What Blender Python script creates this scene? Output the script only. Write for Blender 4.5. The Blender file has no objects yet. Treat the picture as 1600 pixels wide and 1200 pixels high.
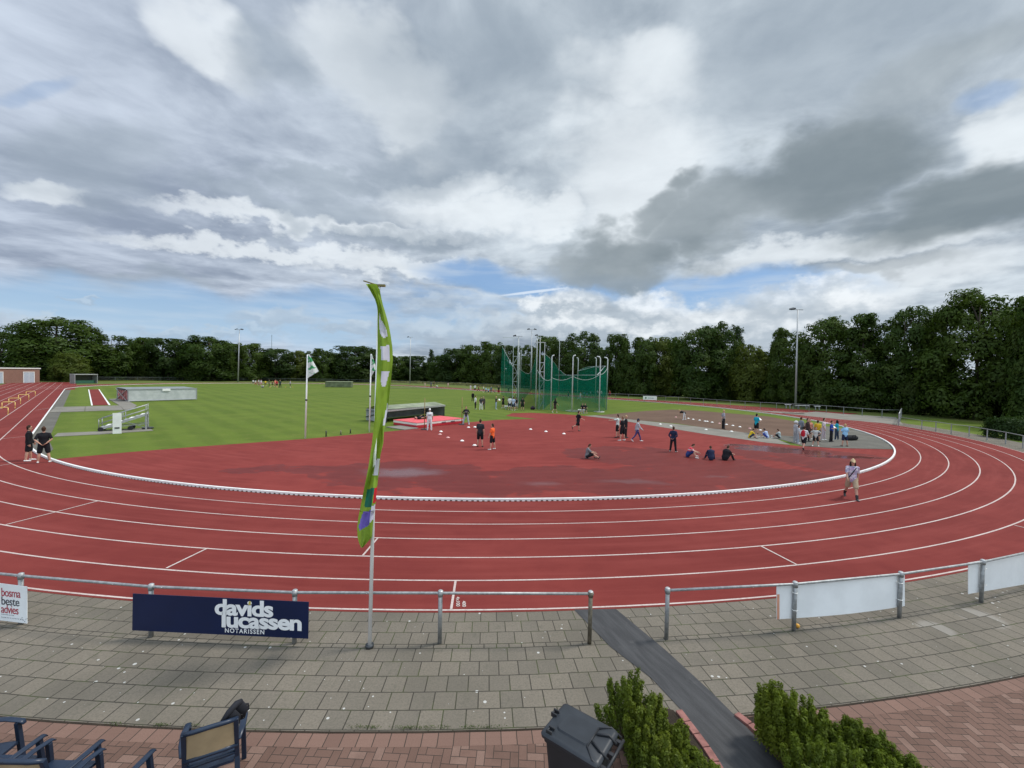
import bpy, bmesh, math, random
import numpy as np
from mathutils import Vector, Matrix
rad = math.radians
SC = bpy.context.scene
COL = SC.collection
# ------------------------------------------------------------------ camera geometry (metres, camera above the origin)
F, H, PITCH, ROLL = 665.587, 4.7447, -0.0229419, 0.0213617
CX, CY, R = -3.1178, 54.8087, 39.14
TH = 0.79015
LSTR = 76.2
D = Vector((-math.sin(TH), math.cos(TH)))      # along the straights, away
N = Vector((-math.cos(TH), -math.sin(TH)))     # across, towards the home straight
C0 = Vector((CX, CY))

def ray(px, py):
    x = (px - 800) / F; y = (600 - py) / F
    c, s = math.cos(ROLL), math.sin(ROLL)
    x, y = c * x - s * y, s * x + c * y
    return Vector((x, math.cos(PITCH) - y * math.sin(PITCH), math.sin(PITCH) + y * math.cos(PITCH)))
def at(px, py, z=0.0):
    d = ray(px, py); t = (z - H) / d.z
    return Vector((d.x * t, d.y * t, z))
def at_depth(px, py, Y):
    d = ray(px, py); t = Y / d.y
    return Vector((d.x * t, Y, H + d.z * t))
def project(p):
    v = Vector(p) - Vector((0, 0, H))
    fw = v.y * math.cos(PITCH) + v.z * math.sin(PITCH)
    up = -v.y * math.sin(PITCH) + v.z * math.cos(PITCH)
    x, y = v.x / fw, up / fw
    c, s = math.cos(ROLL), math.sin(ROLL)
    x, y = c * x + s * y, -s * x + c * y
    return 800 + F * x, 600 - F * y
def hz(X, Y, py):
    lo, hi = -5.0, 80.0
    for _ in range(50):
        m = (lo + hi) / 2
        if project((X, Y, m))[1] > py: lo = m
        else: hi = m
    return (lo + hi) / 2
def st(s, t, z=0.0):
    p = C0 + D * s + N * t
    return Vector((p.x, p.y, z))
def polar(r, a):                                # near bend: a=0 home straight, a=pi back straight
    p = C0 + N * (r * math.cos(a)) - D * (r * math.sin(a))
    return Vector((p.x, p.y))
def oval(r, step=0.02):
    pts = []
    n = int(math.pi / step)
    for i in range(n + 1): pts.append(polar(r, math.pi * i / n))
    for i in range(1, 24):
        p = C0 - N * r + D * (LSTR * i / 24); pts.append(p)
    for i in range(n + 1):
        a = math.pi * i / n
        pts.append(C0 + D * LSTR - N * (r * math.cos(a)) + D * (r * math.sin(a)))
    for i in range(1, 24):
        pts.append(C0 + N * r + D * (LSTR * (1 - i / 24)))
    return pts

# ------------------------------------------------------------------ materials
def new_mat(name):
    m = bpy.data.materials.new(name); m.use_nodes = True
    nt = m.node_tree
    for n in list(nt.nodes): nt.nodes.remove(n)
    out = nt.nodes.new('ShaderNodeOutputMaterial')
    return m, nt, out
class G:
    """tiny node helper"""
    def __init__(s, nt): s.nt = nt
    def n(s, t, **k):
        nd = s.nt.nodes.new(t)
        for a, b in k.items(): setattr(nd, a, b)
        return nd
    def link(s, a, b): s.nt.links.new(a, b)
    def put(s, sock, v):
        if isinstance(v, bpy.types.NodeSocket): s.link(v, sock)
        elif v is not None:
            if isinstance(v, (tuple, list)) and len(v) == 3 and sock.type == 'RGBA': v = (*v, 1)
            sock.default_value = v
    def m(s, op, a, b=None, c=None, clamp=False):
        nd = s.n('ShaderNodeMath', operation=op); nd.use_clamp = clamp
        for i, v in enumerate((a, b, c)):
            if v is not None: s.put(nd.inputs[i], v)
        return nd.outputs[0]
    def vm(s, op, a, b=None):
        nd = s.n('ShaderNodeVectorMath', operation=op)
        s.put(nd.inputs[0], a)
        if b is not None: s.put(nd.inputs[3] if op == 'SCALE' else nd.inputs[1], b)
        return nd.outputs['Value'] if op in ('LENGTH', 'DOT_PRODUCT', 'DISTANCE') else nd.outputs[0]
    def noise(s, vec, scale, detail=3, rough=.55, out='Fac', dist=0.0):
        nd = s.n('ShaderNodeTexNoise'); s.put(nd.inputs['Vector'], vec)
        nd.inputs['Scale'].default_value = scale; nd.inputs['Detail'].default_value = detail
        nd.inputs['Roughness'].default_value = rough; nd.inputs['Distortion'].default_value = dist
        return nd.outputs[out]
    def ramp(s, fac, a, b, lo=0.0, hi=1.0, smooth=True):
        nd = s.n('ShaderNodeMapRange'); nd.interpolation_type = 'SMOOTHSTEP' if smooth else 'LINEAR'
        s.put(nd.inputs['Value'], fac)
        for k, v in (('From Min', a), ('From Max', b), ('To Min', lo), ('To Max', hi)): s.put(nd.inputs[k], v)
        return nd.outputs[0]
    def mix(s, fac, a, b, blend='MIX'):
        nd = s.n('ShaderNodeMix'); nd.data_type = 'RGBA'; nd.blend_type = blend
        s.put(nd.inputs[0], fac); s.put(nd.inputs[6], a); s.put(nd.inputs[7], b)
        return nd.outputs[2]
    def xyz(s, v):
        nd = s.n('ShaderNodeSeparateXYZ'); s.put(nd.inputs[0], v); return nd.outputs
    def comb(s, x, y, z=0.0):
        nd = s.n('ShaderNodeCombineXYZ')
        for i, v in enumerate((x, y, z)): s.put(nd.inputs[i], v)
        return nd.outputs[0]
    def pos(s): return s.n('ShaderNodeNewGeometry').outputs['Position']
    def obj(s): return s.n('ShaderNodeTexCoord').outputs['Object']
    def princ(s, col, rough, metal=0.0, spec=.4, bump=None, bs=.3, bd=.02):
        p = s.n('ShaderNodeBsdfPrincipled')
        s.put(p.inputs['Base Color'], col); s.put(p.inputs['Roughness'], rough); s.put(p.inputs['Metallic'], metal)
        s.put(p.inputs['Specular IOR Level'], spec)
        if bump is not None:
            b = s.n('ShaderNodeBump'); b.inputs['Strength'].default_value = bs; b.inputs['Distance'].default_value = bd
            s.put(b.inputs['Height'], bump); s.link(b.outputs[0], p.inputs['Normal'])
        return p.outputs[0]
def scal(c, k): return tuple(min(1, x * k) for x in c)
def simple(name, col, rough=.6, metal=0.0, var=.12, scale=6.0, spec=.4):
    m, nt, out = new_mat(name); g = G(nt)
    o = g.obj()
    f = g.ramp(g.noise(o, scale, 4), .3, .7)
    c = g.mix(f, scal(col, 1 - var), scal(col, 1 + var))
    g.link(g.princ(c, rough, metal, spec), out.inputs[0])
    return m
MATS = {}
def M(name, *a, **k):
    if name not in MATS: MATS[name] = simple(name, *a, **k)
    return MATS[name]

# ------------------------------------------------------------------ mesh builder
class MB:
    def __init__(s): s.v = []; s.f = []; s.mi = []
    def add(s, vs, fs, mi=0):
        o = len(s.v); s.v += [tuple(v) for v in vs]
        s.f += [tuple(i + o for i in f) for f in fs]; s.mi += [mi] * len(fs); return s
    def box(s, c, d, rz=0.0, mi=0, mtx=None, taper=1.0):
        hx, hy, hh = d[0] / 2, d[1] / 2, d[2] / 2
        vs = [Vector((x * hx * (taper if z > 0 else 1), y * hy * (taper if z > 0 else 1), z * hh)) for z in (-1, 1) for x, y in ((-1, -1), (1, -1), (1, 1), (-1, 1))]
        rot = mtx if mtx is not None else Matrix.Rotation(rz, 3, 'Z')
        vs = [rot @ v + Vector(c) for v in vs]
        return s.add(vs, [(3, 2, 1, 0), (4, 5, 6, 7), (0, 1, 5, 4), (1, 2, 6, 5), (2, 3, 7, 6), (3, 0, 4, 7)], mi)
    def tube(s, pts, r, seg=8, mi=0, cap=True, flat=1.0, side=None):
        """sweep along points; r number or list; flat = second radius ratio"""
        pts = [Vector(p) for p in pts]; n = len(pts)
        rs = r if isinstance(r, (list, tuple)) else [r] * n
        prev = None; vs = []
        for i, p in enumerate(pts):
            t = (pts[min(i + 1, n - 1)] - pts[max(i - 1, 0)]).normalized()
            if prev is None:
                a = Vector(side) if side is not None else (Vector((1, 0, 0)) if abs(t.x) < .9 else Vector((0, 1, 0)))
            else: a = prev
            a = (a - t * a.dot(t)).normalized(); b = t.cross(a); prev = a
            for k in range(seg):
                w = 2 * math.pi * k / seg
                vs.append(p + a * (math.cos(w) * rs[i]) + b * (math.sin(w) * rs[i] * flat))
        fs = [(i * seg + k, i * seg + (k + 1) % seg, (i + 1) * seg + (k + 1) % seg, (i + 1) * seg + k) for i in range(n - 1) for k in range(seg)]
        if cap: fs += [tuple(range(seg - 1, -1, -1)), tuple((n - 1) * seg + k for k in range(seg))]
        return s.add(vs, fs, mi)
    def bar(s, a, b, w, h=None, mi=0):
        a, b = Vector(a), Vector(b); t = (b - a); L = t.length; t.normalize()
        h = h or w
        up = Vector((0, 0, 1)) if abs(t.z) < .95 else Vector((0, 1, 0))
        x = t.cross(up).normalized(); y = x.cross(t)
        mt = Matrix((x, t, y)).transposed()
        return s.box((a + b) / 2, (w, L, h), mtx=mt, mi=mi)
    def prism(s, poly, z0, z1, mi=0):
        n = len(poly)
        vs = [(p[0], p[1], z0) for p in poly] + [(p[0], p[1], z1) for p in poly]
        return s.add(vs, [tuple(range(n - 1, -1, -1)), tuple(range(n, 2 * n))] + [(i, (i + 1) % n, n + (i + 1) % n, n + i) for i in range(n)], mi)
    def sheet(s, poly, z, mi=0):
        return s.add([(p[0], p[1], z) for p in poly], [tuple(range(len(poly)))], mi)
    def strip(s, A, B, z, closed=False, mi=0):
        n = len(A); vs = [(p[0], p[1], z) for p in A] + [(p[0], p[1], z) for p in B]
        return s.add(vs, [(i, (i + 1) % n, n + (i + 1) % n, n + i) for i in range(n if closed else n - 1)], mi)
    def ell(s, c, r, seg=12, rings=8, mi=0):
        c = Vector(c); vs = []; fs = []
        for i in range(1, rings):
            a = math.pi * i / rings
            for k in range(seg):
                b = 2 * math.pi * k / seg
                vs.append(c + Vector((r[0] * math.sin(a) * math.cos(b), r[1] * math.sin(a) * math.sin(b), r[2] * math.cos(a))))
        top = len(vs); vs += [c + Vector((0, 0, r[2])), c - Vector((0, 0, r[2]))]
        for i in range(rings - 2):
            for k in range(seg): fs.append((i * seg + k, (i + 1) * seg + k, (i + 1) * seg + (k + 1) % seg, i * seg + (k + 1) % seg))
        for k in range(seg):
            fs.append((top, k, (k + 1) % seg)); b = (rings - 2) * seg
            fs.append((top + 1, b + (k + 1) % seg, b + k))
        return s.add(vs, fs, mi)
    def mesh(s, name, mats, smooth=False):
        me = bpy.data.meshes.new(name); me.from_pydata(s.v, [], s.f)
        for m in (mats if isinstance(mats, (list, tuple)) else [mats]): me.materials.append(m)
        me.polygons.foreach_set('material_index', s.mi)
        if smooth: me.polygons.foreach_set('use_smooth', [True] * len(me.polygons))
        me.update(); return me
    def build(s, name, mats, parent=None, smooth=False, bevel=0.0, loc=None):
        me = s.mesh(name, mats, smooth)
        o = bpy.data.objects.new(name, me); COL.objects.link(o)
        if parent: o.parent = parent
        if loc is not None: o.location = loc
        if bevel:
            b = o.modifiers.new('bevel', 'BEVEL'); b.width = bevel; b.segments = 2; b.limit_method = 'ANGLE'
        return o
def link(name, me, parent=None):
    o = bpy.data.objects.new(name, me); COL.objects.link(o)
    if parent: o.parent = parent
    return o
def tag(o, label=None, cat=None, group=None, kind=None):
    if label: o['label'] = label
    if cat: o['category'] = cat
    if group: o['group'] = group
    if kind: o['kind'] = kind
    return o
def thing(name, label, cat, loc=(0, 0, 0), rz=0.0, group=None):
    o = bpy.data.objects.new(name, None); COL.objects.link(o)
    o.empty_display_size = .2
    o.location = (loc[0], loc[1], loc[2] if len(loc) > 2 else 0); o.rotation_euler = (0, 0, rz)
    return tag(o, label, cat, group)
def copy_tree(o, parent=None):
    c = o.copy(); COL.objects.link(c); c.parent = parent
    for ch in list(o.children): copy_tree(ch, c)
    return c
def struct(name, mb, mats): return tag(mb.build(name, mats), kind='structure')
def pts(l, z=0.0): return [at(x, y) for x, y in l]
# ------------------------------------------------------------------ world, sun, camera
def make_world():
    w = bpy.data.worlds.new('World'); SC.world = w; w.use_nodes = True
    nt = w.node_tree
    for n in list(nt.nodes): nt.nodes.remove(n)
    g = G(nt); out = g.n('ShaderNodeOutputWorld'); bg = g.n('ShaderNodeBackground')
    STR = .1
    bg.inputs['Strength'].default_value = STR
    sky = g.n('ShaderNodeTexSky'); sky.sky_type = 'NISHITA'; sky.sun_disc = False
    sky.sun_elevation = SUN_EL; sky.sun_rotation = SUN_AZ
    sky.air_density = 1.0; sky.dust_density = .6; sky.ozone_density = 2.0
    d = g.vm('NORMALIZE', g.n('ShaderNodeTexCoord').outputs['Generated'])
    x, y, z = g.xyz(d)
    zc = g.m('MAXIMUM', z, 0.0)
    k = g.m('DIVIDE', 1.0, g.m('ADD', zc, .10))
    p = g.comb(g.m('MULTIPLY', x, k), g.m('MULTIPLY', y, k), 0.0)        # cloud deck seen in perspective
    warp = g.vm('SCALE', g.vm('SUBTRACT', g.noise(p, .9, 3, out='Color'), (.5, .5, .5)), .55)
    pw = g.vm('ADD', p, warp)
    # direction as (sideways, upwards) tangents about north, for the individual clouds
    yy = g.m('MAXIMUM', y, .12)
    uv = g.comb(g.m('DIVIDE', x, yy), g.m('DIVIDE', z, yy), 0.0)
    dn = g.comb(x, y, g.m('MULTIPLY', z, 1.6))
    wob = g.vm('SCALE', g.vm('SUBTRACT', g.noise(dn, 4.0, 5, .55, out='Color'), (.5, .5, .5)), .34)
    wob2 = g.vm('SCALE', g.vm('SUBTRACT', g.noise(dn, 13.0, 4, .5, out='Color'), (.5, .5, .5)), .09)
    uvw = g.vm('ADD', g.vm('ADD', uv, wob), wob2)
    def blob(px, py, rx, ry, ang=0.0, soft=1.0, src=None):
        v = ray(px, py); u0, v0 = v.x / v.y, v.z / v.y
        q = g.vm('SUBTRACT', src or uvw, (u0, v0, 0))
        qx, qy, _ = g.xyz(q)
        a = rad(ang); ca, sa = math.cos(a), math.sin(a)
        ux = g.m('ADD', g.m('MULTIPLY', qx, ca * F / rx), g.m('MULTIPLY', qy, sa * F / rx))
        uy = g.m('ADD', g.m('MULTIPLY', qx, -sa * F / ry), g.m('MULTIPLY', qy, ca * F / ry))
        r2 = g.m('ADD', g.m('MULTIPLY', ux, ux), g.m('MULTIPLY', uy, uy))
        return g.ramp(r2, 1.0 + .9 * soft, max(0.0, 1.0 - .9 * soft))
    def union(l):
        o = l[0]
        for q in l[1:]: o = g.m('MAXIMUM', o, q)
        return o
    wob3 = g.vm('SCALE', g.vm('SUBTRACT', g.noise(dn, 30.0, 4, .55, out='Color'), (.5, .5, .5)), .07)
    uvc = g.vm('ADD', g.vm('ADD', uv, g.vm('SCALE', wob, .28)), g.vm('ADD', g.vm('SCALE', wob2, .8), wob3))
    uvs = g.vm('ADD', g.vm('ADD', uv, g.vm('SCALE', wob, .4)), wob3)
    # overall deck: soft mottled blue grey with whiter rags
    n1 = g.noise(pw, .62, 5, .45); n2 = g.noise(pw, 1.9, 5, .48); n3 = g.noise(g.vm('ADD', pw, (7.3, 2.1, 0)), .30, 2, .5); n4 = g.noise(pw, 5.0, 6, .6)
    lum = g.m('ADD', g.m('ADD', g.m('MULTIPLY', n1, .50), g.m('MULTIPLY', n2, .42)), g.m('MULTIPLY', n3, .30)); lum = g.m('ADD', lum, g.m('MULTIPLY', g.m('SUBTRACT', n4, .5), .34))
    st1 = g.noise(g.vm('ADD', g.comb(x, y, g.m('MULTIPLY', z, 7.0)), (1.7, .3, .9)), 2.6, 6, .55)
    lum = g.m('ADD', lum, g.m('MULTIPLY', g.m('SUBTRACT', st1, .5), g.ramp(z, .55, .12, 0, .75)))
    lum = g.ramp(lum, .42, .82)
    deck = g.mix(lum, (.245, .30, .365), (.60, .67, .73))
    deck = g.mix(g.m('MULTIPLY', g.ramp(x, .1, -.75), .8), deck, g.mix(lum, (.25, .30, .40), (.54, .61, .73)))
    bright = union([blob(330, 60, 110, 45, -40, 1), blob(345, 95, 40, 22, -40, 1), blob(590, 120, 120, 60, -30, 1), blob(560, 60, 60, 50, -50, 1), blob(985, 250, 110, 110, 30, 1), blob(1000, 110, 90, 50, 0, 1), blob(1545, 220, 80, 34, 25, 1), blob(470, 345, 230, 12, -5, 1, uvs), blob(420, 385, 240, 12, -4, 1, uvs), blob(700, 290, 80, 24, 5, 1, uvs), blob(640, 415, 160, 14, -3, 1, uvs), blob(1320, 385, 230, 22, 8, 1, uvs), blob(1390, 440, 200, 34, 14, 1, uvs), blob(740, 330, 120, 30, 0, 1, uvs), blob(60, 300, 60, 14, 0, 1, uvs), blob(850, 340, 60, 24, 20, 1)])
    deck = g.mix(g.m('MULTIPLY', bright, .66), deck, (.78, .83, .865))
    grey = union([blob(430, 95, 60, 55, 0, 1), blob(480, 320, 180, 26, -3, 1), blob(720, 100, 200, 90, 0, 1), blob(1330, 60, 260, 90, 20, 1), blob(690, 230, 110, 50, 0, 1), blob(130, 250, 150, 60, 0, 1), blob(180, 430, 140, 22, 0, 1), blob(500, 280, 120, 20, -4, 1, uvs), blob(620, 370, 130, 14, -4, 1, uvs)])
    deck = g.mix(g.m('MULTIPLY', grey, .55), deck, (.285, .345, .41))
    # gaps to blue sky
    e = g.m('DIVIDE', z, g.m('SQRT', g.m('ADD', g.m('MULTIPLY', x, x), g.m('MULTIPLY', y, y))))
    gapn = g.noise(g.vm('ADD', g.comb(x, y, g.m('MULTIPLY', z, 4.0)), (3.1, .4, .2)), 3.0, 5, .5)
    wy = g.vm('ADD', uv, g.vm('SCALE', wob, .55))
    gap = union([blob(1080, 445, 260, 34, 0, .8, wy), blob(170, 480, 330, 46, -3, .8, wy), blob(470, 500, 220, 46, 0, .8, wy), blob(640, 478, 190, 36, -3, .8, wy), blob(790, 432, 120, 22, -6, .9, wy), g.m('MULTIPLY', blob(1545, 165, 50, 14, 20, 1, wy), .45), g.m('MULTIPLY', blob(65, 140, 55, 12, 10, 1, wy), .4)])
    gap = g.m('MULTIPLY', gap, g.ramp(gapn, .22, .46))
    tex = g.vm('SCALE', sky.outputs[0], STR)
    blue = g.mix(1.0, tex, (1.15, 1.15, 1.15), 'MULTIPLY')
    blue = g.mix(.55, blue, (.165, .315, .575))
    blue = g.mix(g.ramp(e, .20, .02), blue, (.37, .52, .68))
    veil = g.ramp(g.noise(g.comb(x, y, g.m('MULTIPLY', z, 9.0)), 5.0, 4, .55), .42, .75)
    blue = g.mix(g.m('MULTIPLY', veil, .4), blue, (.54, .62, .70))
    c = g.mix(g.m('MULTIPLY', gap, .95), deck, blue)
    # the dark ragged rain clouds
    dark = union([blob(1235, 285, 205, 62, 22, .8), blob(1110, 325, 110, 45, 20, .9), blob(1500, 310, 190, 52, 14, .8), g.m('MULTIPLY', blob(1450, 140, 190, 50, 32, 1.0), .6), blob(965, 385, 85, 55, 12, .75), blob(1050, 300, 60, 30, 30, .9)])
    dn2 = g.noise(dn, 4.0, 5, .5)
    dk = g.mix(g.ramp(dn2, .35, .68), (.180, .222, .25), (.305, .352, .385))
    c = g.mix(g.m('MULTIPLY', dark, .88), c, dk)
    c = g.mix(g.m('MULTIPLY', blob(1385, 425, 105, 20, 10, .8), .55), c, (.30, .34, .37))
    # cumulus heaps on the skyline: white crowns, grey bellies
    for (px, py, rx, ry, k) in ((895, 478, 55, 30, .85), (1015, 478, 58, 34, .85), (838, 480, 24, 20, .8), (1130, 500, 110, 30, .7), (1290, 480, 130, 36, .8), (940, 515, 180, 22, .8), (1230, 520, 140, 24, .75), (430, 498, 70, 18, .5), (545, 508, 36, 15, .6), (720, 512, 130, 24, .6), (330, 520, 120, 8, .4), (125, 467, 26, 5, .4), (60, 510, 90, 12, .5), (690, 470, 60, 14, .4)):
        b = blob(px, py, rx, ry, 0, .75, uvc)
        topc = g.m('MULTIPLY', blob(px + rx * .1, py - ry * .55, rx * .95, ry * .7, 0, 1.0, uvc), g.ramp(g.noise(dn, 18.0, 4, .55), .34, .6, .25, 1))
        cc = g.mix(topc, (.39, .455, .52) if px > 800 else (.36, .425, .50), (.80, .84, .87) if px > 800 else (.53, .60, .66))
        c = g.mix(g.m('MULTIPLY', b, k), c, cc)
    trail = blob(833, 456, 48, 2.0, 8, .8, uv)
    c = g.mix(g.m('MULTIPLY', trail, .55), c, (.8, .86, .92))
    c = g.mix(g.ramp(e, .045, -.02), c, (.50, .58, .655))
    c = g.mix(g.ramp(z, -.01, -.06), c, (.12, .15, .10))
    # unseen sky overhead and behind the viewer, brightened to light ground and boards
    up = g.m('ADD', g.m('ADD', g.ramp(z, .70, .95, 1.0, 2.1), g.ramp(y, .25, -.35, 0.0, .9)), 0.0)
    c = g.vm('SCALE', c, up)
    c = g.vm('SCALE', c, 1.0 / STR)
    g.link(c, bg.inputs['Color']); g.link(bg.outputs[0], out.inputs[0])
SUN_EL = rad(56); SUN_AZ = rad(74)           # from the far right, behind the tall trees
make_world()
def sun():
    l = bpy.data.lights.new('sun', 'SUN'); l.energy = 2.5; l.angle = rad(9); l.color = (1, .96, .9)
    o = bpy.data.objects.new('sun', l); COL.objects.link(o)
    dv = Vector((math.sin(SUN_AZ) * math.cos(SUN_EL), math.cos(SUN_AZ) * math.cos(SUN_EL), math.sin(SUN_EL)))
    o.rotation_euler = dv.to_track_quat('Z', 'Y').to_euler(); o.location = (30, 20, 60)
sun()
cd = bpy.data.cameras.new('camera'); cam = bpy.data.objects.new('camera', cd); COL.objects.link(cam)
cd.sensor_width = 36; cd.lens = 36 * F / 1600; cd.clip_end = 6000; cd.clip_start = .05
cam.matrix_world = Matrix.Translation((0, 0, H)) @ (Matrix.Rotation(rad(90) + PITCH, 4, 'X') @ Matrix.Rotation(ROLL, 4, 'Z'))
SC.camera = cam
vs = SC.view_settings; vs.view_transform = 'Standard'; vs.look = 'None'; vs.exposure = 0.22; vs.gamma = 1.0
SC.cycles.use_denoising = True
SC.cycles.max_bounces = 6; SC.cycles.transparent_max_bounces = 16

# ------------------------------------------------------------------ ground materials
def grass_mat(name, c1, c2, c3, stripe=True):
    m, nt, out = new_mat(name); g = G(nt); p = g.pos()
    x, y, z = g.xyz(p)
    n1 = g.noise(p, .12, 4, .6); n2 = g.noise(p, 1.3, 5, .65); n3 = g.noise(p, 9.0, 4, .7)
    c = g.mix(g.ramp(n1, .35, .65), c1, c2)
    c = g.mix(g.m('MULTIPLY', g.ramp(n2, .45, .75), .55), c, c3)
    if stripe:
        s = g.m('ADD', g.m('MULTIPLY', x, N.x), g.m('MULTIPLY', y, N.y))
        s = g.m('ADD', s, g.m('MULTIPLY', g.noise(p, .2, 2), 1.4))
        s2 = g.m('ADD', g.m('MULTIPLY', x, D.x), g.m('MULTIPLY', y, D.y))
        w = g.m('SINE', g.m('MULTIPLY', s, 2.6)); w2 = g.m('SINE', g.m('MULTIPLY', s2, 1.7))
        c = g.mix(g.m('MULTIPLY', g.ramp(w, -.6, .6), .34), c, scal(c2, 1.3))
        c = g.mix(g.m('MULTIPLY', g.ramp(w2, -.6, .6), .14), c, scal(c1, .75))
    c = g.mix(g.m('MULTIPLY', g.ramp(n3, .4, .7), .35), c, scal(c1, .6))
    g.link(g.princ(c, .85, 0, .15, n3, .6, .05), out.inputs[0]); return m
GRASS = grass_mat('infield_turf', (.078, .120, .012), (.106, .146, .018), (.152, .168, .036))
ROUGH = grass_mat('rough_grass', (.075, .12, .022), (.12, .14, .035), (.20, .17, .07), False)

def tartan(name, wet=False, k=1.0):
    m, nt, out = new_mat(name); g = G(nt); p = g.pos(); x, y, z = g.xyz(p)
    q = g.vm('SUBTRACT', p, (CX, CY, 0)); r = g.vm('LENGTH', q)
    big = g.noise(p, .16, 4, .6); mid = g.noise(p, 1.1, 5, .65); fine = g.noise(p, 55.0, 3, .7)
    ang = g.m('ARCTAN2', g.xyz(q)[1], g.xyz(q)[0])
    streak = g.noise(g.comb(g.m('MULTIPLY', r, 2.6), g.m('MULTIPLY', ang, 9.0), 0), 1.0, 4, .6)
    c = g.mix(g.ramp(big, .32, .68), scal((.150, .0265, .0225), k), scal((.196, .037, .031), k))
    c = g.mix(g.m('MULTIPLY', g.ramp(mid, .4, .75), .65), c, scal((.135, .022, .020), k))
    c = g.mix(g.m('MULTIPLY', g.ramp(streak, .42, .72), .6), c, scal((.225, .048, .041), k))
    c = g.mix(g.m('MULTIPLY', g.ramp(fine, .35, .75), .45), c, scal((.12, .020, .018), k))
    rough = .92; spec = .12
    if wet:
        w1 = g.vm('SUBTRACT', g.noise(p, .33, 4, .6, out='Color'), (.5, .5, .5))
        pw = g.vm('ADD', p, g.vm('SCALE', w1, 5.0))
        def el(px, py, rx, ry, lo=1.12, hi=.97, src=None):
            a = at(px, py)
            dx, dy, _ = g.xyz(g.vm('SUBTRACT', src or pw, (a.x, a.y, 0)))
            dx = g.m('DIVIDE', dx, rx); dy = g.m('DIVIDE', dy, ry)
            return g.ramp(g.m('ADD', g.m('MULTIPLY', dx, dx), g.m('MULTIPLY', dy, dy)), lo, hi)
        wetm = None
        for e in ((640, 742, 4.6, 2.6), (800, 758, 4.2, 1.5), (960, 752, 6.5, 2.6), (1150, 745, 6.0, 2.6), (1000, 712, 4.2, 3.2), (1250, 710, 4.8, 3.4), (1310, 725, 3.0, 2.4), (440, 735, 2.2, 1.0), (1080, 722, 4, 3)):
            b = el(*e); wetm = b if wetm is None else g.m('MAXIMUM', wetm, b)
        dry = el(740, 715, 2.4, .8)
        wetm = g.m('MULTIPLY', wetm, g.ramp(g.noise(p, .9, 4, .6), .30, .40))
        pw2 = g.vm('ADD', p, g.vm('SCALE', w1, 2.6))
        pud = None
        for e in ((632, 739, 1.7, .8, 1.9, -.5), (850, 758, .9, .35, 2.0, -1.6), (985, 752, 1.8, .4, 2.0, -1.4), (1215, 703, 2.6, 1.1, 1.2, .8), (1255, 706, 2.0, .8, 1.2, .8), (1170, 697, 1.8, .5, 1.2, .8), (1310, 713, 2.4, .5, 1.3, .7), (1120, 745, .8, .25, 1.8, -1.4)):
            b = el(*e, src=pw2); pud = b if pud is None else g.m('MAXIMUM', pud, b)
        c = g.mix(g.m('MULTIPLY', wetm, .8), c, g.mix(1.0, c, (.60, .48, .47), 'MULTIPLY'))
        c = g.mix(g.m('MULTIPLY', pud, .6), c, (.10, .03, .03))
        rough = g.m('SUBTRACT', g.ramp(wetm, 0, 1, .92, .60), g.m('MULTIPLY', pud, .40))
        spec = g.m('ADD', g.ramp(wetm, 0, 1, .12, .14), g.m('MULTIPLY', pud, .26))
        sh = g.princ(c, rough, 0, spec, g.m('MULTIPLY', fine, g.m('SUBTRACT', 1.0, pud)), .25, .01)
    else:
        sh = g.princ(c, rough, 0, spec, fine, .25, .01)
    g.link(sh, out.inputs[0]); return m
TRACK = tartan('red_track_surface'); DZONE = tartan('red_infield_surface', True, 1.14)

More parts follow.
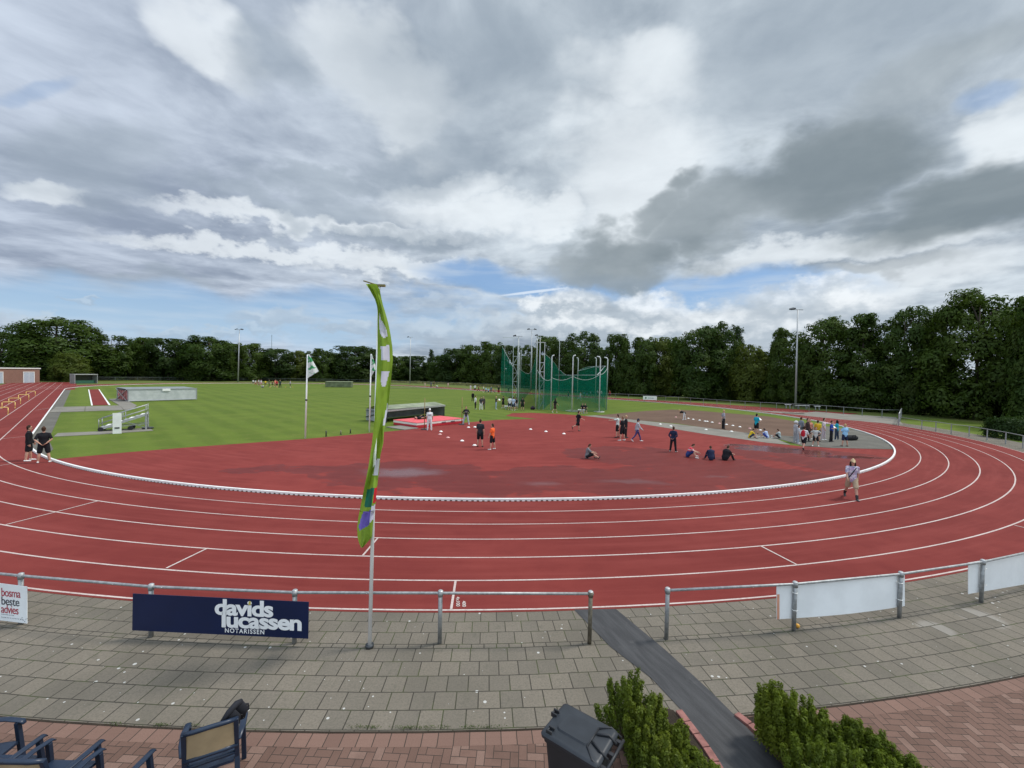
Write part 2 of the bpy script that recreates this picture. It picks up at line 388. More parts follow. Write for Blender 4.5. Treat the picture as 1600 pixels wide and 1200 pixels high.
def slab_mat():
    m, nt, out = new_mat('concrete_paving_slabs'); g = G(nt); p = g.pos()
    q = g.vm('SUBTRACT', p, (CX, CY, 0)); qx, qy, _ = g.xyz(q)
    r = g.m('SQRT', g.m('ADD', g.m('MULTIPLY', qx, qx), g.m('MULTIPLY', qy, qy)))
    u = g.m('MULTIPLY', g.m('ARCTAN2', qx, g.m('MULTIPLY', qy, -1.0)), R + 8.8)
    jit = g.m('MULTIPLY', g.m('SUBTRACT', g.noise(p, .8, 2), .5), .035)
    v = g.m('SUBTRACT', g.m('ADD', r, jit), R + 7.36)
    # a narrow course of half stones runs under the rail
    def brick(vv, bw, rh, msz):
        b = g.n('ShaderNodeTexBrick'); b.offset = .5; b.offset_frequency = 2; b.squash = 1.0
        g.put(b.inputs['Vector'], g.comb(u, vv, 0))
        b.inputs['Color1'].default_value = (0, 0, 0, 1); b.inputs['Color2'].default_value = (1, 1, 1, 1); b.inputs['Mortar'].default_value = (.5, .5, .5, 1)
        b.inputs['Scale'].default_value = 1.0; b.inputs['Mortar Size'].default_value = msz; b.inputs['Mortar Smooth'].default_value = .25
        b.inputs['Brick Width'].default_value = bw; b.inputs['Row Height'].default_value = rh; b.inputs['Bias'].default_value = 0
        return b.outputs['Color'], b.outputs['Fac']
    A, fa = brick(v, .315, .335, .009)
    B, fb = brick(g.m('SUBTRACT', v, 1.12 - .335 * 3), .315, .335, .009)
    Cc, fc = brick(g.m('SUBTRACT', v, 1.005), .22, .115, .010)
    out_row = g.m('GREATER_THAN', v, 1.12); in_mid = g.m('MULTIPLY', g.m('GREATER_THAN', v, 1.005), g.m('LESS_THAN', v, 1.12))
    tone = g.mix(in_mid, g.mix(out_row, A, B), Cc)
    mort = g.mix(in_mid, g.mix(out_row, fa, fb), fc)
    wide = g.noise(p, .5, 4, .6); mid = g.noise(p, 4.0, 5, .7); fine = g.noise(p, 34.0, 4, .75)
    c = g.mix(g.ramp(wide, .35, .65), (.128, .113, .090), (.172, .150, .121))
    c = g.mix(g.m('MULTIPLY', g.m('SUBTRACT', tone, .2), .6, clamp=True), c, (.225, .192, .150))
    c = g.mix(g.m('MULTIPLY', g.ramp(mid, .5, .8), .6), c, (.088, .084, .062))
    c = g.mix(g.m('MULTIPLY', g.ramp(fine, .35, .75), .6), c, (.085, .078, .064))
    # clean, paler stones where something used to lie
    pale = None
    for px, py, w in ((1468, 982, .22), (1540, 965, .30)):
        a = at(px, py); dd = g.vm('DISTANCE', g.vm('ADD', p, g.comb(g.m('MULTIPLY', tone, .12), 0, 0)), (a.x, a.y, 0))
        b = g.ramp(dd, w * 1.5, w * .9); pale = b if pale is None else g.m('MAXIMUM', pale, b)
    c = g.mix(g.m('MULTIPLY', g.m('MULTIPLY', pale, g.m('GREATER_THAN', tone, .30)), .40), c, (.34, .32, .29))
    # bird droppings and lichen specks
    vo = g.n('ShaderNodeTexVoronoi'); g.put(vo.inputs['Vector'], p); vo.inputs['Scale'].default_value = 3.0; vo.voronoi_dimensions = '2D'
    sp = g.m('LESS_THAN', vo.outputs['Distance'], g.ramp(g.noise(p, 1.1, 3), .46, .70, 0, .085))
    c = g.mix(g.m('MULTIPLY', sp, .75), c, (.52, .52, .49))
    moss = g.ramp(g.noise(p, 1.7, 3), .45, .7)
    jc = g.mix(moss, (.045, .040, .032), (.060, .072, .028))
    c = g.mix(mort, c, jc)
    h = g.m('SUBTRACT', g.m('MULTIPLY', fine, .15), mort)
    g.link(g.princ(c, .9, 0, .2, h, .5, .008), out.inputs[0]); return m
SLABS = slab_mat()

def paver_mat(name, c1, c2, c3, rot, bw=.105):
    m, nt, out = new_mat(name); g = G(nt); p = g.pos()
    mp = g.n('ShaderNodeMapping'); g.put(mp.inputs['Vector'], p); mp.inputs['Rotation'].default_value = (0, 0, rot); mp.inputs['Scale'].default_value = (1 / bw,) * 3
    x, y, _ = g.xyz(mp.outputs[0])
    fx = g.m('FRACT', x); fy = g.m('FRACT', y); ix = g.m('FLOOR', x); iy = g.m('FLOOR', y)
    a = g.m('FLOORED_MODULO', g.m('SUBTRACT', ix, iy), 4.0)
    def eq(k): return g.m('COMPARE', a, float(k), .3)
    a0, a1, a2, a3 = eq(0), eq(1), eq(2), eq(3)
    W = .055
    def edge(f): return g.ramp(f, W, W * .35)
    eL, eR = edge(fx), edge(g.m('SUBTRACT', 1.0, fx)); eB, eT = edge(fy), edge(g.m('SUBTRACT', 1.0, fy))
    hor = g.m('ADD', a0, a1); ver = g.m('ADD', a2, a3)
    terms = [g.m('MULTIPLY', hor, eB), g.m('MULTIPLY', hor, eT), g.m('MULTIPLY', ver, eL), g.m('MULTIPLY', ver, eR), g.m('MULTIPLY', a0, eL), g.m('MULTIPLY', a1, eR), g.m('MULTIPLY', a3, eB), g.m('MULTIPLY', a2, eT)]
    j = terms[0]
    for t in terms[1:]: j = g.m('MAXIMUM', j, t)
    bx = g.m('SUBTRACT', ix, a1); by = g.m('SUBTRACT', iy, a2)
    wn = g.n('ShaderNodeTexWhiteNoise'); wn.noise_dimensions = '3D'; g.put(wn.inputs['Vector'], g.comb(bx, by, hor))
    rnd = wn.outputs['Value']
    mid = g.noise(p, 3.0, 5, .65); fine = g.noise(p, 80.0, 3, .7)
    c = g.mix(rnd, c1, c2)
    c = g.mix(g.m('MULTIPLY', g.m('GREATER_THAN', rnd, .82), .7), c, c3)
    c = g.mix(g.m('MULTIPLY', g.ramp(mid, .45, .8), .4), c, scal(c1, .6))
    c = g.mix(g.m('MULTIPLY', g.ramp(fine, .35, .75), .35), c, scal(c1, .65))
    c = g.mix(j, c, (.040, .032, .026))
    g.link(g.princ(c, .88, 0, .2, g.m('SUBTRACT', g.m('MULTIPLY', fine, .15), j), .5, .008), out.inputs[0]); return m
PAVERS = paver_mat('red_brown_pavers', (.128, .076, .058), (.178, .106, .082), (.22, .142, .112), rad(2))
PINKP = paver_mat('pink_red_pavers', (.200, .092, .085), (.265, .130, .118), (.30, .18, .15), rad(-42), .13)
def edge_brick(name, c1, c2):
    m, nt, out = new_mat(name); g = G(nt); p = g.pos()
    q = g.vm('SUBTRACT', p, (CX, CY, 0)); qx, qy, _ = g.xyz(q)
    u = g.m('MULTIPLY', g.m('ARCTAN2', qx, g.m('MULTIPLY', qy, -1.0)), (R + 10.3) / .205)
    fr = g.m('FRACT', u); j = g.ramp(g.m('ABSOLUTE', g.m('SUBTRACT', fr, .5)), .455, .49)
    wn = g.n('ShaderNodeTexWhiteNoise'); wn.noise_dimensions = '1D'; g.put(wn.inputs['W'], g.m('FLOOR', u))
    c = g.mix(wn.outputs['Value'], c1, c2); fine = g.noise(p, 80.0, 3, .7)
    c = g.mix(g.m('MULTIPLY', g.ramp(fine, .35, .75), .35), c, scal(c1, .6))
    c = g.mix(j, c, (.045, .036, .028))
    g.link(g.princ(c, .88, 0, .2, g.m('SUBTRACT', g.m('MULTIPLY', fine, .2), j), .5, .008), out.inputs[0]); return m
EDGEB = edge_brick('edge_course_bricks', (.158, .094, .073), (.208, .126, .098))

def patch_mat(name, c1, c2, c3, s1=.6, s2=8.0, rough=.9, bs=.3):
    m, nt, out = new_mat(name); g = G(nt); p = g.pos()
    a = g.noise(p, s1, 4, .6); b = g.noise(p, s2, 5, .7); f = g.noise(p, s2 * 8, 3, .7)
    c = g.mix(g.ramp(a, .35, .65), c1, c2); c = g.mix(g.m('MULTIPLY', g.ramp(b, .45, .75), .6), c, c3)
    c = g.mix(g.m('MULTIPLY', g.ramp(f, .4, .75), .35), c, scal(c1, .6))
    g.link(g.princ(c, rough, 0, .25, g.m('ADD', b, f), bs, .02), out.inputs[0]); return m
DIRT = patch_mat('worn_cinder', (.108, .064, .042), (.138, .084, .056), (.078, .046, .032), .25, 3.0)
CONC = patch_mat('pale_concrete', (.18, .168, .142), (.23, .215, .185), (.14, .13, .105), .5, 6.0)
GREYP = patch_mat('grey_paving', (.105, .10, .085), (.14, .132, .112), (.085, .08, .066), .6, 5.0)
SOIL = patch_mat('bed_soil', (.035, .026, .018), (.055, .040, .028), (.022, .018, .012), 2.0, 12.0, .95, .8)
LINE = patch_mat('white_line_paint', (.47, .38, .35), (.56, .48, .44), (.24, .11, .095), .8, 14.0, .7, .1)
def asphalt():
    m, nt, out = new_mat('dark_asphalt_mat'); g = G(nt); p = g.pos()
    a = at(930, 952); b = at(1190, 1200); dv = (b - a).normalized()
    x, y, _ = g.xyz(p)
    al = g.m('ADD', g.m('MULTIPLY', x, dv.x), g.m('MULTIPLY', y, dv.y)); ac = g.m('SUBTRACT', g.m('MULTIPLY', x, dv.y), g.m('MULTIPLY', y, dv.x))
    st_ = g.noise(g.comb(g.m('MULTIPLY', al, 1.2), g.m('MULTIPLY', ac, 9.0), 0), 1.0, 5, .65)
    f = g.noise(p, 120.0, 3, .7); sc = g.noise(p, 2.5, 5, .75)
    c = g.mix(g.ramp(st_, .35, .7), (.036, .036, .038), (.060, .060, .062))
    c = g.mix(g.m('MULTIPLY', g.ramp(sc, .58, .78), .6), c, (.11, .108, .105))
    c = g.mix(g.m('MULTIPLY', g.ramp(f, .5, .8), .4), c, (.09, .09, .09))
    g.link(g.princ(c, .7, 0, .3, f, .4, .006), out.inputs[0]); return m
ASPH = asphalt()

# ------------------------------------------------------------------ ground sheets
b = MB(); b.sheet([(-2500, -600), (2500, -600), (2500, 3000), (-2500, 3000)], -.02); struct('ground', b, ROUGH)
b = MB(); b.sheet(oval(R + .02), -.006); struct('infield_grass', b, GRASS)
b = MB(); b.strip(oval(R), oval(R + 7.38), 0.0, True)
# chute and straight extension beyond the far end of the home straight, with two extra lanes
b.add([tuple(st(-6, R + 7.3, -.003)), tuple(st(-6, R + 10.3, -.003)), tuple(st(124, R + 10.3, -.003)), tuple(st(124, R + 7.3, -.003))], [(0, 1, 2, 3)])
b.add([tuple(st(LSTR, R - 1.4, -.003)), tuple(st(LSTR, R + 7.4, -.003)), tuple(st(126, R + 7.4, -.003)), tuple(st(126, R - 1.4, -.003))], [(0, 1, 2, 3)])
b.add([tuple(st(-4, -R - 2, -.004)), tuple(st(-4, -R - 8.2, -.004)), tuple(st(-33, -R - 5.6, -.004)), tuple(st(-30, -R + 10, -.004))], [(0, 1, 2, 3)])
struct('running_track', b, TRACK)
# grey gravel margin beside the kerb of the home straight
b = MB(); b.strip([polar(R - .05, math.asin(q / R)) for q in (8.2, 6, 4, 2)] + [st(s, R - .05).xy for s in range(0, 77, 4)], [polar(R - w, math.asin(q / R)) for q, w in ((8.2, .15), (6, .8), (4, .9), (2, .9))] + [st(s, R - .9).xy for s in range(0, 77, 4)], .004); struct('gravel_margin', b, GREYP)

# red D-shaped area inside the near bend
edge = [st(-9.6, math.sqrt(R * R - 9.6 ** 2) - .05)] + pts([(200, 706.5), (300, 698.5), (480, 685.5), (620, 673), (668, 667), (730, 660), (775, 656), (812, 655), (840, 654.5), (790, 650), (800, 645.5), (830, 645), (880, 647), (915, 650)])
arcD = []
a0 = math.asin(9.6 / R)
for i in range(101):
    a = a0 + (math.radians(95.4) - a0) * i / 100
    arcD.append(polar(R - .04, a))
closing = pts([(1300, 700), (1250, 697), (1200, 692), (1100, 678), (1000, 662), (960, 655)])
bandp = [Vector(p[:2]) for p in edge]
poly = [Vector(p[:2]) for p in arcD] + [Vector(p[:2]) for p in closing] + bandp[::-1]
b = MB(); b.sheet(poly, 0.0)
struct('red_infield_area', b, DZONE)
b = MB(); b.sheet(pts([(915, 650), (945, 648), (975, 645), (1010, 642), (1050, 640), (1090, 641.5), (1130, 645), (1200, 650.5), (1250, 660), (1300, 668), (1335, 676), (1240, 683), (1160, 677), (1060, 662), (960, 653.5)]), .003); struct('cinder_patch', b, DIRT)
b = MB(); b.sheet(pts([(912, 649.8), (930, 649), (1000, 657), (1060, 663), (1100, 668), (1160, 675.5), (1200, 680), (1235, 695), (1200, 692), (1100, 678), (1000, 662), (960, 655)]), .006); struct('concrete_strip', b, CONC)
arcR = [polar(R - .06, math.radians(a)) for a in np.linspace(95.5, 115, 24)]
b = MB(); b.sheet([Vector(at(x, y)[:2]) for x, y in ((1312, 669), (1262, 662), (1278, 672), (1240, 682), (1160, 676), (1225, 688), (1255, 697), (1300, 700))] + arcR, .009); struct('grey_paved_wedge', b, GREYP)
# concrete apron and grass outside the far right of the bend
b = MB(); b.sheet(pts([(1160, 640.5), (1255, 644.8), (1275, 643.2), (1320, 647), (1400, 652), (1412, 664), (1360, 659.5), (1290, 653), (1215, 645)]), .008); struct('concrete_apron', b, CONC)
A = [polar(R + 7.38, math.radians(a)) for a in np.linspace(-4, 142, 150)]; Bq = [polar(R + 10.2, math.radians(a)) for a in np.linspace(-4, 142, 150)]
b = MB(); b.strip(A, Bq, -.004); struct('slab_pavement', b, SLABS)
def arc(r, a, c, n=60): return [polar(r, math.radians(q)) for q in np.linspace(a, c, n)]
b = MB(); b.strip(arc(R + 10.2, 20, 104), arc(R + 10.31, 20, 104), -.002); b.strip(arc(R + 10.31, 20, 104), arc(R + 10.42, 20, 104), -.0025); struct('edge_course', b, EDGEB)
b = MB(); b.strip(arc(R + 10.185, 20, 104), arc(R + 10.215, 20, 104), .002); struct('edge_shadow_line', b, SOIL)  # thin dark strip paints the shadow line along the slab edge
aspl = [at(897, 952.5), at(953, 1010), at(1018, 1060), at(1065, 1110), at(1105, 1160), at(1128, 1200), at(1185, 1320)]
aspr = [at(962, 951.5), at(1040, 1016), at(1112, 1082), at(1155, 1125), at(1195, 1166), at(1238, 1212), at(1330, 1320)]
b = MB(); b.strip([p.xy for p in aspl], [p.xy for p in aspr], .004); struct('asphalt_path', b, ASPH)
b = MB(); b.strip(arc(R + 10.41, 20, 62), arc(R + 14.5, 20, 62), -.004); struct('brick_terrace', b, PAVERS)
b = MB(); b.strip(arc(R + 10.41, 62, 104), arc(R + 14.5, 62, 104), -.006); struct('pink_brick_terrace', b, PINKP)
BEDL = [at(944, 1107).xy, at(1000, 1098).xy, at(1052, 1110).xy, at(1098, 1162).xy, at(1120, 1200).xy, at(1178, 1320).xy, at(1010, 1320).xy, at(985, 1200).xy]
b = MB(); b.sheet(BEDL, .006); 
BEDR = [at(1165, 1122).xy, at(1205, 1115).xy, at(1300, 1150).xy, at(1380, 1182).xy, at(1500, 1240).xy, at(1560, 1320).xy, at(1350, 1320).xy, at(1250, 1212).xy]
b.sheet(BEDR, .006); struct('planting_bed', b, SOIL)
# brick edging beside the path
def edging(label, path, n):
    t = thing('brick_edging', label, 'edging', (path[0].x, path[0].y, 0))
    mbk = MB()
    L = [0]
    for i in range(len(path) - 1): L.append(L[-1] + (path[i + 1] - path[i]).length)
    def pp(s):
        for i in range(len(path) - 1):
            if s <= L[i + 1]: return path[i].lerp(path[i + 1], (s - L[i]) / (L[i + 1] - L[i]))
        return path[-1]
    step = .205; s = .0
    while s + step < L[-1]:
        mbk.bar(pp(s + .006) - t.location + Vector((0, 0, .012)), pp(s + step - .006) - t.location + Vector((0, 0, .012)), .10, .045); s += step
    mbk.build('brick_course', M('edging_brick', (.24, .105, .09), .85, 0, .25, 9), t, bevel=.006)
edging('red brick edging between the asphalt path and the longer hedge', [at(1150, 1117), at(1180, 1140), at(1212, 1172), at(1252, 1216), at(1345, 1320)], 20)
edging('red brick edging between the asphalt path and the shorter bushes', [at(1060, 1112), at(1100, 1165), at(1124, 1202), at(1180, 1320)], 20)

# ------------------------------------------------------------------ lane lines
b = MB()
for i in range(1, 7):
    r = R + 1.22 * i
    b.strip(oval(r - .05), oval(r), .004, True)
for i in (7, 8):
    r = R + 1.22 * i
    b.add([tuple(st(-4, r - .05, .004)), tuple(st(-4, r, .004)), tuple(st(122, r, .004)), tuple(st(122, r - .05, .004))], [(0, 1, 2, 3)])
for i in range(1, 7):
    r = R + 1.22 * i
    b.add([tuple(st(LSTR, r - .05, .004)), tuple(st(LSTR, r, .004)), tuple(st(122, r, .004)), tuple(st(122, r - .05, .004))], [(0, 1, 2, 3)])
def cross(p0, p1, w=.05, z=.008):
    a, c = at(*p0), at(*p1); dv = (c - a).normalized(); nn = Vector((-dv.y, dv.x, 0)) * (w / 2)
    b.add([a + nn + Vector((0, 0, z)), a - nn + Vector((0, 0, z)), c - nn + Vector((0, 0, z)), c + nn + Vector((0, 0, z))], [(0, 1, 2, 3)])
for q in (((153, 783), (88, 800)), ((88, 800), (9, 820)), ((325, 856.5), (260, 888)), ((591, 840), (567, 868)), ((712, 907), (705, 952)), ((1188, 853), (1246, 883)), ((1585, 821), (1620, 829)), ((-20, 688), (48, 681)), ((-10, 729), (17, 725)), ((55, 641), (77, 638)), ((1225, 646), (1252, 643)), ((1262, 645), (1250, 643.2))): cross(*q)
b.add([tuple(v) for v in (at(1222, 645, .008), at(1257, 646, .008), at(1257, 646.8, .008), at(1222, 645.6, .008))], [(0, 1, 2, 3)])
# long jump runway borders
struct('lane_markings', b, LINE)
def text_mesh(name, txt, size, mtx, mat, depth=0.0, offset=0.0, align='LEFT', sx=1.0, parent=None, space=1.0):
    cu = bpy.data.curves.new(name, 'FONT'); cu.body = txt; cu.size = size; cu.extrude = depth; cu.offset = offset; cu.align_x = align; cu.space_character = space
    cu.resolution_u = 4
    tmp = bpy.data.objects.new(name, cu); COL.objects.link(tmp)
    dg = bpy.context.evaluated_depsgraph_get()
    me = bpy.data.meshes.new_from_object(tmp.evaluated_get(dg)); bpy.data.objects.remove(tmp); bpy.data.curves.remove(cu)
    me.transform(Matrix.Diagonal((sx, 1, 1, 1))); me.transform(mtx); me.materials.clear(); me.materials.append(mat)
    me.name = name
    return link(name, me, parent)
tang = (at(730, 950) - at(710, 951)).normalized(); inn = Vector((-tang.y, tang.x, 0))
def ground_text(txt, px, py, size, sx):
    p = at(px, py, .008)
    # reads towards the rail: baseline runs from the track centre outwards
    mt = Matrix.Translation(p) @ Matrix((-inn, tang, Vector((0, 0, 1)))).transposed().to_4x4()
    o = text_mesh('painted_numerals', txt, size, mt, LINE, 0, .002, sx=sx)
    tag(o, kind='structure')
ground_text('4x100', 713.0, 932.5, .105, 1.45); ground_text('400', 722.3, 939, .105, 1.45)

# ------------------------------------------------------------------ inner kerb
WHITE = M('white_paint', (.78, .78, .75), .45, 0, .06, 3)
def kerb():
    t = thing('track_kerb', 'white raised aluminium kerb running round the inner edge of the red track', 'kerb', (CX, CY, 0))
    def ring(r0, r1, z0, z1):
        k = MB(); a = [p - C0 for p in oval(r0)]; c = [p - C0 for p in oval(r1)]
        k.strip(a, c, z1, True); k.strip(c, a, z0, True)
        n = len(a)
        for q, s in ((a, 1), (c, -1)):
            vsx = [(p.x, p.y, z0) for p in q] + [(p.x, p.y, z1) for p in q]
            k.add(vsx, [(i, (i + 1) % n, n + (i + 1) % n, n + i) if s > 0 else ((i + 1) % n, i, n + i, n + (i + 1) % n) for i in range(n)])
        return k
    ring(R - .09, R, .038, .100).build('rail', WHITE, t)
    ring(R - .075, R - .03, .0, .038).build('shadow_gap_strip', M('kerb_gap_shade', (.10, .09, .085), .8), t)  # dark filler stands in for the shade between the feet under the rail
    f = MB()
    for a in np.arange(math.radians(0), math.radians(165), .20 / R):
        p = polar(R - .045, a) - C0; f.box((p.x, p.y, .019), (.11, .085, .038), math.atan2(-D.x * 0 + p.x, -p.y))
    tag(f.build('kerb_feet', WHITE, t), kind='stuff')
kerb()
# ------------------------------------------------------------------ foreground rail, boards, flagpole, bin, chairs
GALV = M('galvanised_steel', (.30, .31, .31), .5, .5, .2, 14)
GALVL = M('pale_galvanised', (.42, .43, .43), .45, .5, .12, 9)
DARKST = M('dark_steel', (.06, .065, .07), .5, .5, .2)
RUSTY = M('weathered_post', (.17, .15, .11), .65, .4, .3, 12)
BLACKP = M('black_plastic', (.014, .015, .017), .42, 0, .1)
def rail_fence(label, name, posts, h, rr, pr, group=None, over=.0, rusty=(), clamp=True, topm=None, mid=None):
    o = posts[0]; t = thing(name, label, 'fence', (o.x, o.y, 0), 0, group)
    L = [p - Vector((o.x, o.y, 0)) for p in posts]
    def fine(z, ext):
        q = []
        for i in range(len(L)):
            q.append(L[i] + Vector((0, 0, z)))
        q[0] = q[0] - (L[1] - L[0]).normalized() * ext; q[-1] = q[-1] + (L[-1] - L[-2]).normalized() * ext
        return q
    MB().tube(fine(h - pr * 1.1, over), rr, 10, 0).build('rail', topm or GALV, t, True)
    if mid: MB().tube(fine(mid, over), rr * .8, 6, 0).build('rail', topm or GALV, t, True)
    for i, p in enumerate(L):
        b = MB().tube([p, p + Vector((0, 0, h))], pr, 12)
        if clamp:
            b.tube([p + Vector((0, 0, h - pr * 2.6)), p + Vector((0, 0, h - .004))], pr * 1.22, 12)
        po = b.build('post', RUSTY if i in rusty else (topm or GALV), t, True)
        for pl in po.data.polygons: pl.use_smooth = len(pl.vertices) == 4
        if clamp:
            MB().tube([p + Vector((0, 0, h)), p + Vector((0, 0, h + .012))], [pr * 1.2, pr * .8], 12).build('post_cap', GALVL, po)
    return t
leftposts = [at(-190, 950), at(33, 975), at(236, 995), at(460, 1005), at(687, 1005), at(921, 1005)]
rail_fence('grey tubular handrail with two advertising boards, ending beside the asphalt path at a rusty post', 'handrail', leftposts, .93, .024, .037, 'handrails round the track', .05, rusty=(5,))
rightposts = [at(1041, 998), at(1240, 985), at(1405, 965), at(1533, 941), at(1668, 905)]
rail_fence('grey tubular handrail carrying blank white boards, starting at the asphalt path', 'handrail', rightposts, .93, .024, .037, 'handrails round the track', .05)
NAVY = M('navy_board', (.004, .012, .054), .35, 0, .08, 2, .4)
WBOARD = M('white_board', (.80, .83, .84), .4, 0, .05, 2)
WHITEL = M('white_lettering', (.85, .86, .86), .4, 0, .02)
def board_quad(name, label, corners, depths, mat, thick=.012, bowed=0):
    """corners px: tl,tr,br,bl on the vertical plane through the two ground depths"""
    (xl, yl), (xr, yr) = depths                      # ground contact pixel columns
    A = at(xl, yl); B = at(xr, yr)
    ex = (B - A).normalized(); nrm = Vector((ex.y, -ex.x, 0))
    def on(px, py):
        d = ray(px, py); o = Vector((0, 0, H)); k = (A - o).dot(nrm) / d.dot(nrm); return o + d * k
    q = [on(*c) for c in corners]
    return q, ex, nrm
def flat_board(name, label, corners, depths, mat, toward=0.0, cat='board', bow=0.0):
    q, ex, nrm = board_quad(name, label, corners, depths, mat)
    q = [p + nrm * toward for p in q]
    o = Vector((q[3].x, q[3].y, 0))
    t = thing(name, label, cat, o)
    b = MB(); n = 12; vs = []
    for i in range(n + 1):
        f = i / n; off = nrm * (bow * math.sin(math.pi * f))
        bot = q[3].lerp(q[2], f) - o + off; top = q[0].lerp(q[1], f) - o + off * .4
        for p in (bot, top): vs += [p, p - nrm * .008]
    fs = []
    for i in range(n):
        a = i * 4; c = a + 4
        fs += [(a, c, c + 2, a + 2), (a + 1, a + 3, c + 3, c + 1), (a + 2, c + 2, c + 3, a + 3), (a, a + 1, c + 1, c)]
    fs += [(0, 2, 3, 1), (n * 4, n * 4 + 1, n * 4 + 3, n * 4 + 2)]
    b.add(vs, fs); b.build('panel', mat, t)
    return t, [p - o for p in q], ex, nrm
# navy board in front of the posts
t, q, ex, nrm = flat_board('advertising_board', 'navy blue advertising board with bold white lettering on the handrail', [(212, 925), (485, 938), (484, 995), (211, 982)], [(236, 995), (460, 1005)], NAVY, .055)
def board_text(t, q, ex, nrm, txt, u, v, size, mat, offset=0.0, sx=1.0, space=1.0, z=.004):
    """u,v fractions of the board (u from its start, v from the bottom) for the baseline start"""
    p = (q[3].lerp(q[2], u)).lerp(q[0].lerp(q[1], u), v) + nrm * z
    rx = ((q[2] - q[3]).normalized())
    mt = Matrix.Translation(p) @ Matrix((rx, Vector((0, 0, 1)), nrm)).transposed().to_4x4()
    return text_mesh('lettering', txt, size, mt, mat, .0, offset, 'LEFT', sx, t, space)
Wb = (q[2] - q[3]).length
board_text(t, q, ex, nrm, 'davids', .470, .555, Wb * .120, WHITEL, .013, 1.20, .93)
board_text(t, q, ex, nrm, 'lucassen', .508, .225, Wb * .118, WHITEL, .013, 1.26, .93)
board_text(t, q, ex, nrm, 'NOTARISSEN', .530, .07, Wb * .034, WHITEL, .002, .96, 1.22)
YEL = M('gold_mark', (.62, .50, .10), .4)
p = q[3].lerp(q[2], .668).lerp(q[0].lerp(q[1], .668), .90) + nrm * .008
MB().add([p - ex * .022 - Vector((0, 0, .03)), p + ex * .022 - Vector((0, 0, .03)), p + ex * .022 + Vector((0, 0, .035)), p - ex * .008 + Vector((0, 0, .03))], [(0, 1, 2, 3)]).build('accent_mark', YEL, t)
p = q[3].lerp(q[2], .5265).lerp(q[0].lerp(q[1], .5265), .45) + nrm * .007
MB().add([p - ex * .021 - Vector((0, 0, .16)), p + ex * .021 - Vector((0, 0, .12)), p + ex * .021 + Vector((0, 0, .25)), p - ex * .021 + Vector((0, 0, .25))], [(0, 1, 2, 3)]).build('letter_stem', WHITEL, t)
# white board with red and grey lettering
t, q, ex, nrm = flat_board('advertising_board', 'white square advertising board with red and dark grey lettering on the handrail', [(-75, 899), (48, 914.5), (48, 971.5), (-75, 957)], [(-190, 950), (33, 975)], WBOARD, .055)
LRED = M('red_lettering', (.42, .035, .06), .4); LGREY = M('grey_lettering', (.06, .065, .085), .4); LPALE = M('pale_grey_lettering', (.30, .32, .35), .4)
Wb = (q[2] - q[3]).length
u0 = (5 + 75) / 123
board_text(t, q, ex, nrm, 'bosma', u0 + .03, .67, Wb * .125, LRED, .001, .80, .9)
board_text(t, q, ex, nrm, 'beste', u0 + .03, .44, Wb * .125, LGREY, .001, .92, .92)
board_text(t, q, ex, nrm, 'advies', u0 + .03, .22, Wb * .125, LRED, .001, .80, .9)
b = MB()
random.seed(4)
for row, v in ((0, .165), (1, .085)):
    u = u0 + .035
    while u < u0 + (.20 if row == 0 else .30):
        w = random.uniform(.010, .022); p = q[3].lerp(q[2], u).lerp(q[0].lerp(q[1], u), v) + nrm * .004; e = (q[2] - q[3]).normalized() * (w * Wb * .4)
        b.add([p, p + e, p + e + Vector((0, 0, .018)), p + Vector((0, 0, .018))], [(0, 1, 2, 3)]); u += w
for k in range(7):
    u = u0 + .27 + k * .016; v = .08 + .05 * math.sin(k * 1.7); p = q[3].lerp(q[2], u).lerp(q[0].lerp(q[1], u), v) + nrm * .004
    e = Vector((0, 0, .02)); b.add([p, p + ex * .012, p + ex * .022 + e, p + ex * .01 + e], [(0, 1, 2, 3)])
b.build('small_print_marks', LPALE, t)
# blank white boards tied behind the posts
t, q, ex, nrm = flat_board('blank_board', 'blank white board with an orange stained end, tied behind two rail posts', [(1217, 917), (1418, 899), (1418, 949), (1217, 970)], [(1240, 985), (1405, 965)], WBOARD, -.05, bow=.06)
TAN = M('orange_stain', (.62, .30, .20), .5)
e = (q[2] - q[3]).normalized(); p = q[3] + nrm * .004 + e * .004
up = (q[0] - q[3]); MB().add([p, p + e * .055, p + e * .055 + up * .74, p + up * .74], [(0, 1, 2, 3)]).build('stained_strip', TAN, t)
def ties(t, q, us):
    for u in us:
        for v in (.28, .80):
            p = q[3].lerp(q[2], u).lerp(q[0].lerp(q[1], u), v) + nrm * .05
            b = MB(); b.tube([p + e * (.046 * math.cos(a)) + nrm * (.046 * math.sin(a)) for a in np.linspace(0, 6.28, 15)], .006, 6); b.build('cable_tie', WHITE, t, True)
ties(t, q, (.115, .935))
t, q, ex, nrm = flat_board('blank_board', 'second blank white board, further round the bend behind a single rail post', [(1518, 881), (1690, 853), (1690, 900), (1518, 930)], [(1533, 941), (1668, 905)], WBOARD, -.05)
e = (q[2] - q[3]).normalized(); ties(t, q, (.095,))
t = thing('ball', 'small orange yellow ball lying at the foot of a rail post', 'ball', at(1246, 981)); b = MB(); b.ell((0, 0, .04), (.04, .04, .04), 16, 10); b.build('ball_shell', M('orange_ball', (.65, .32, .04), .4), t, True)

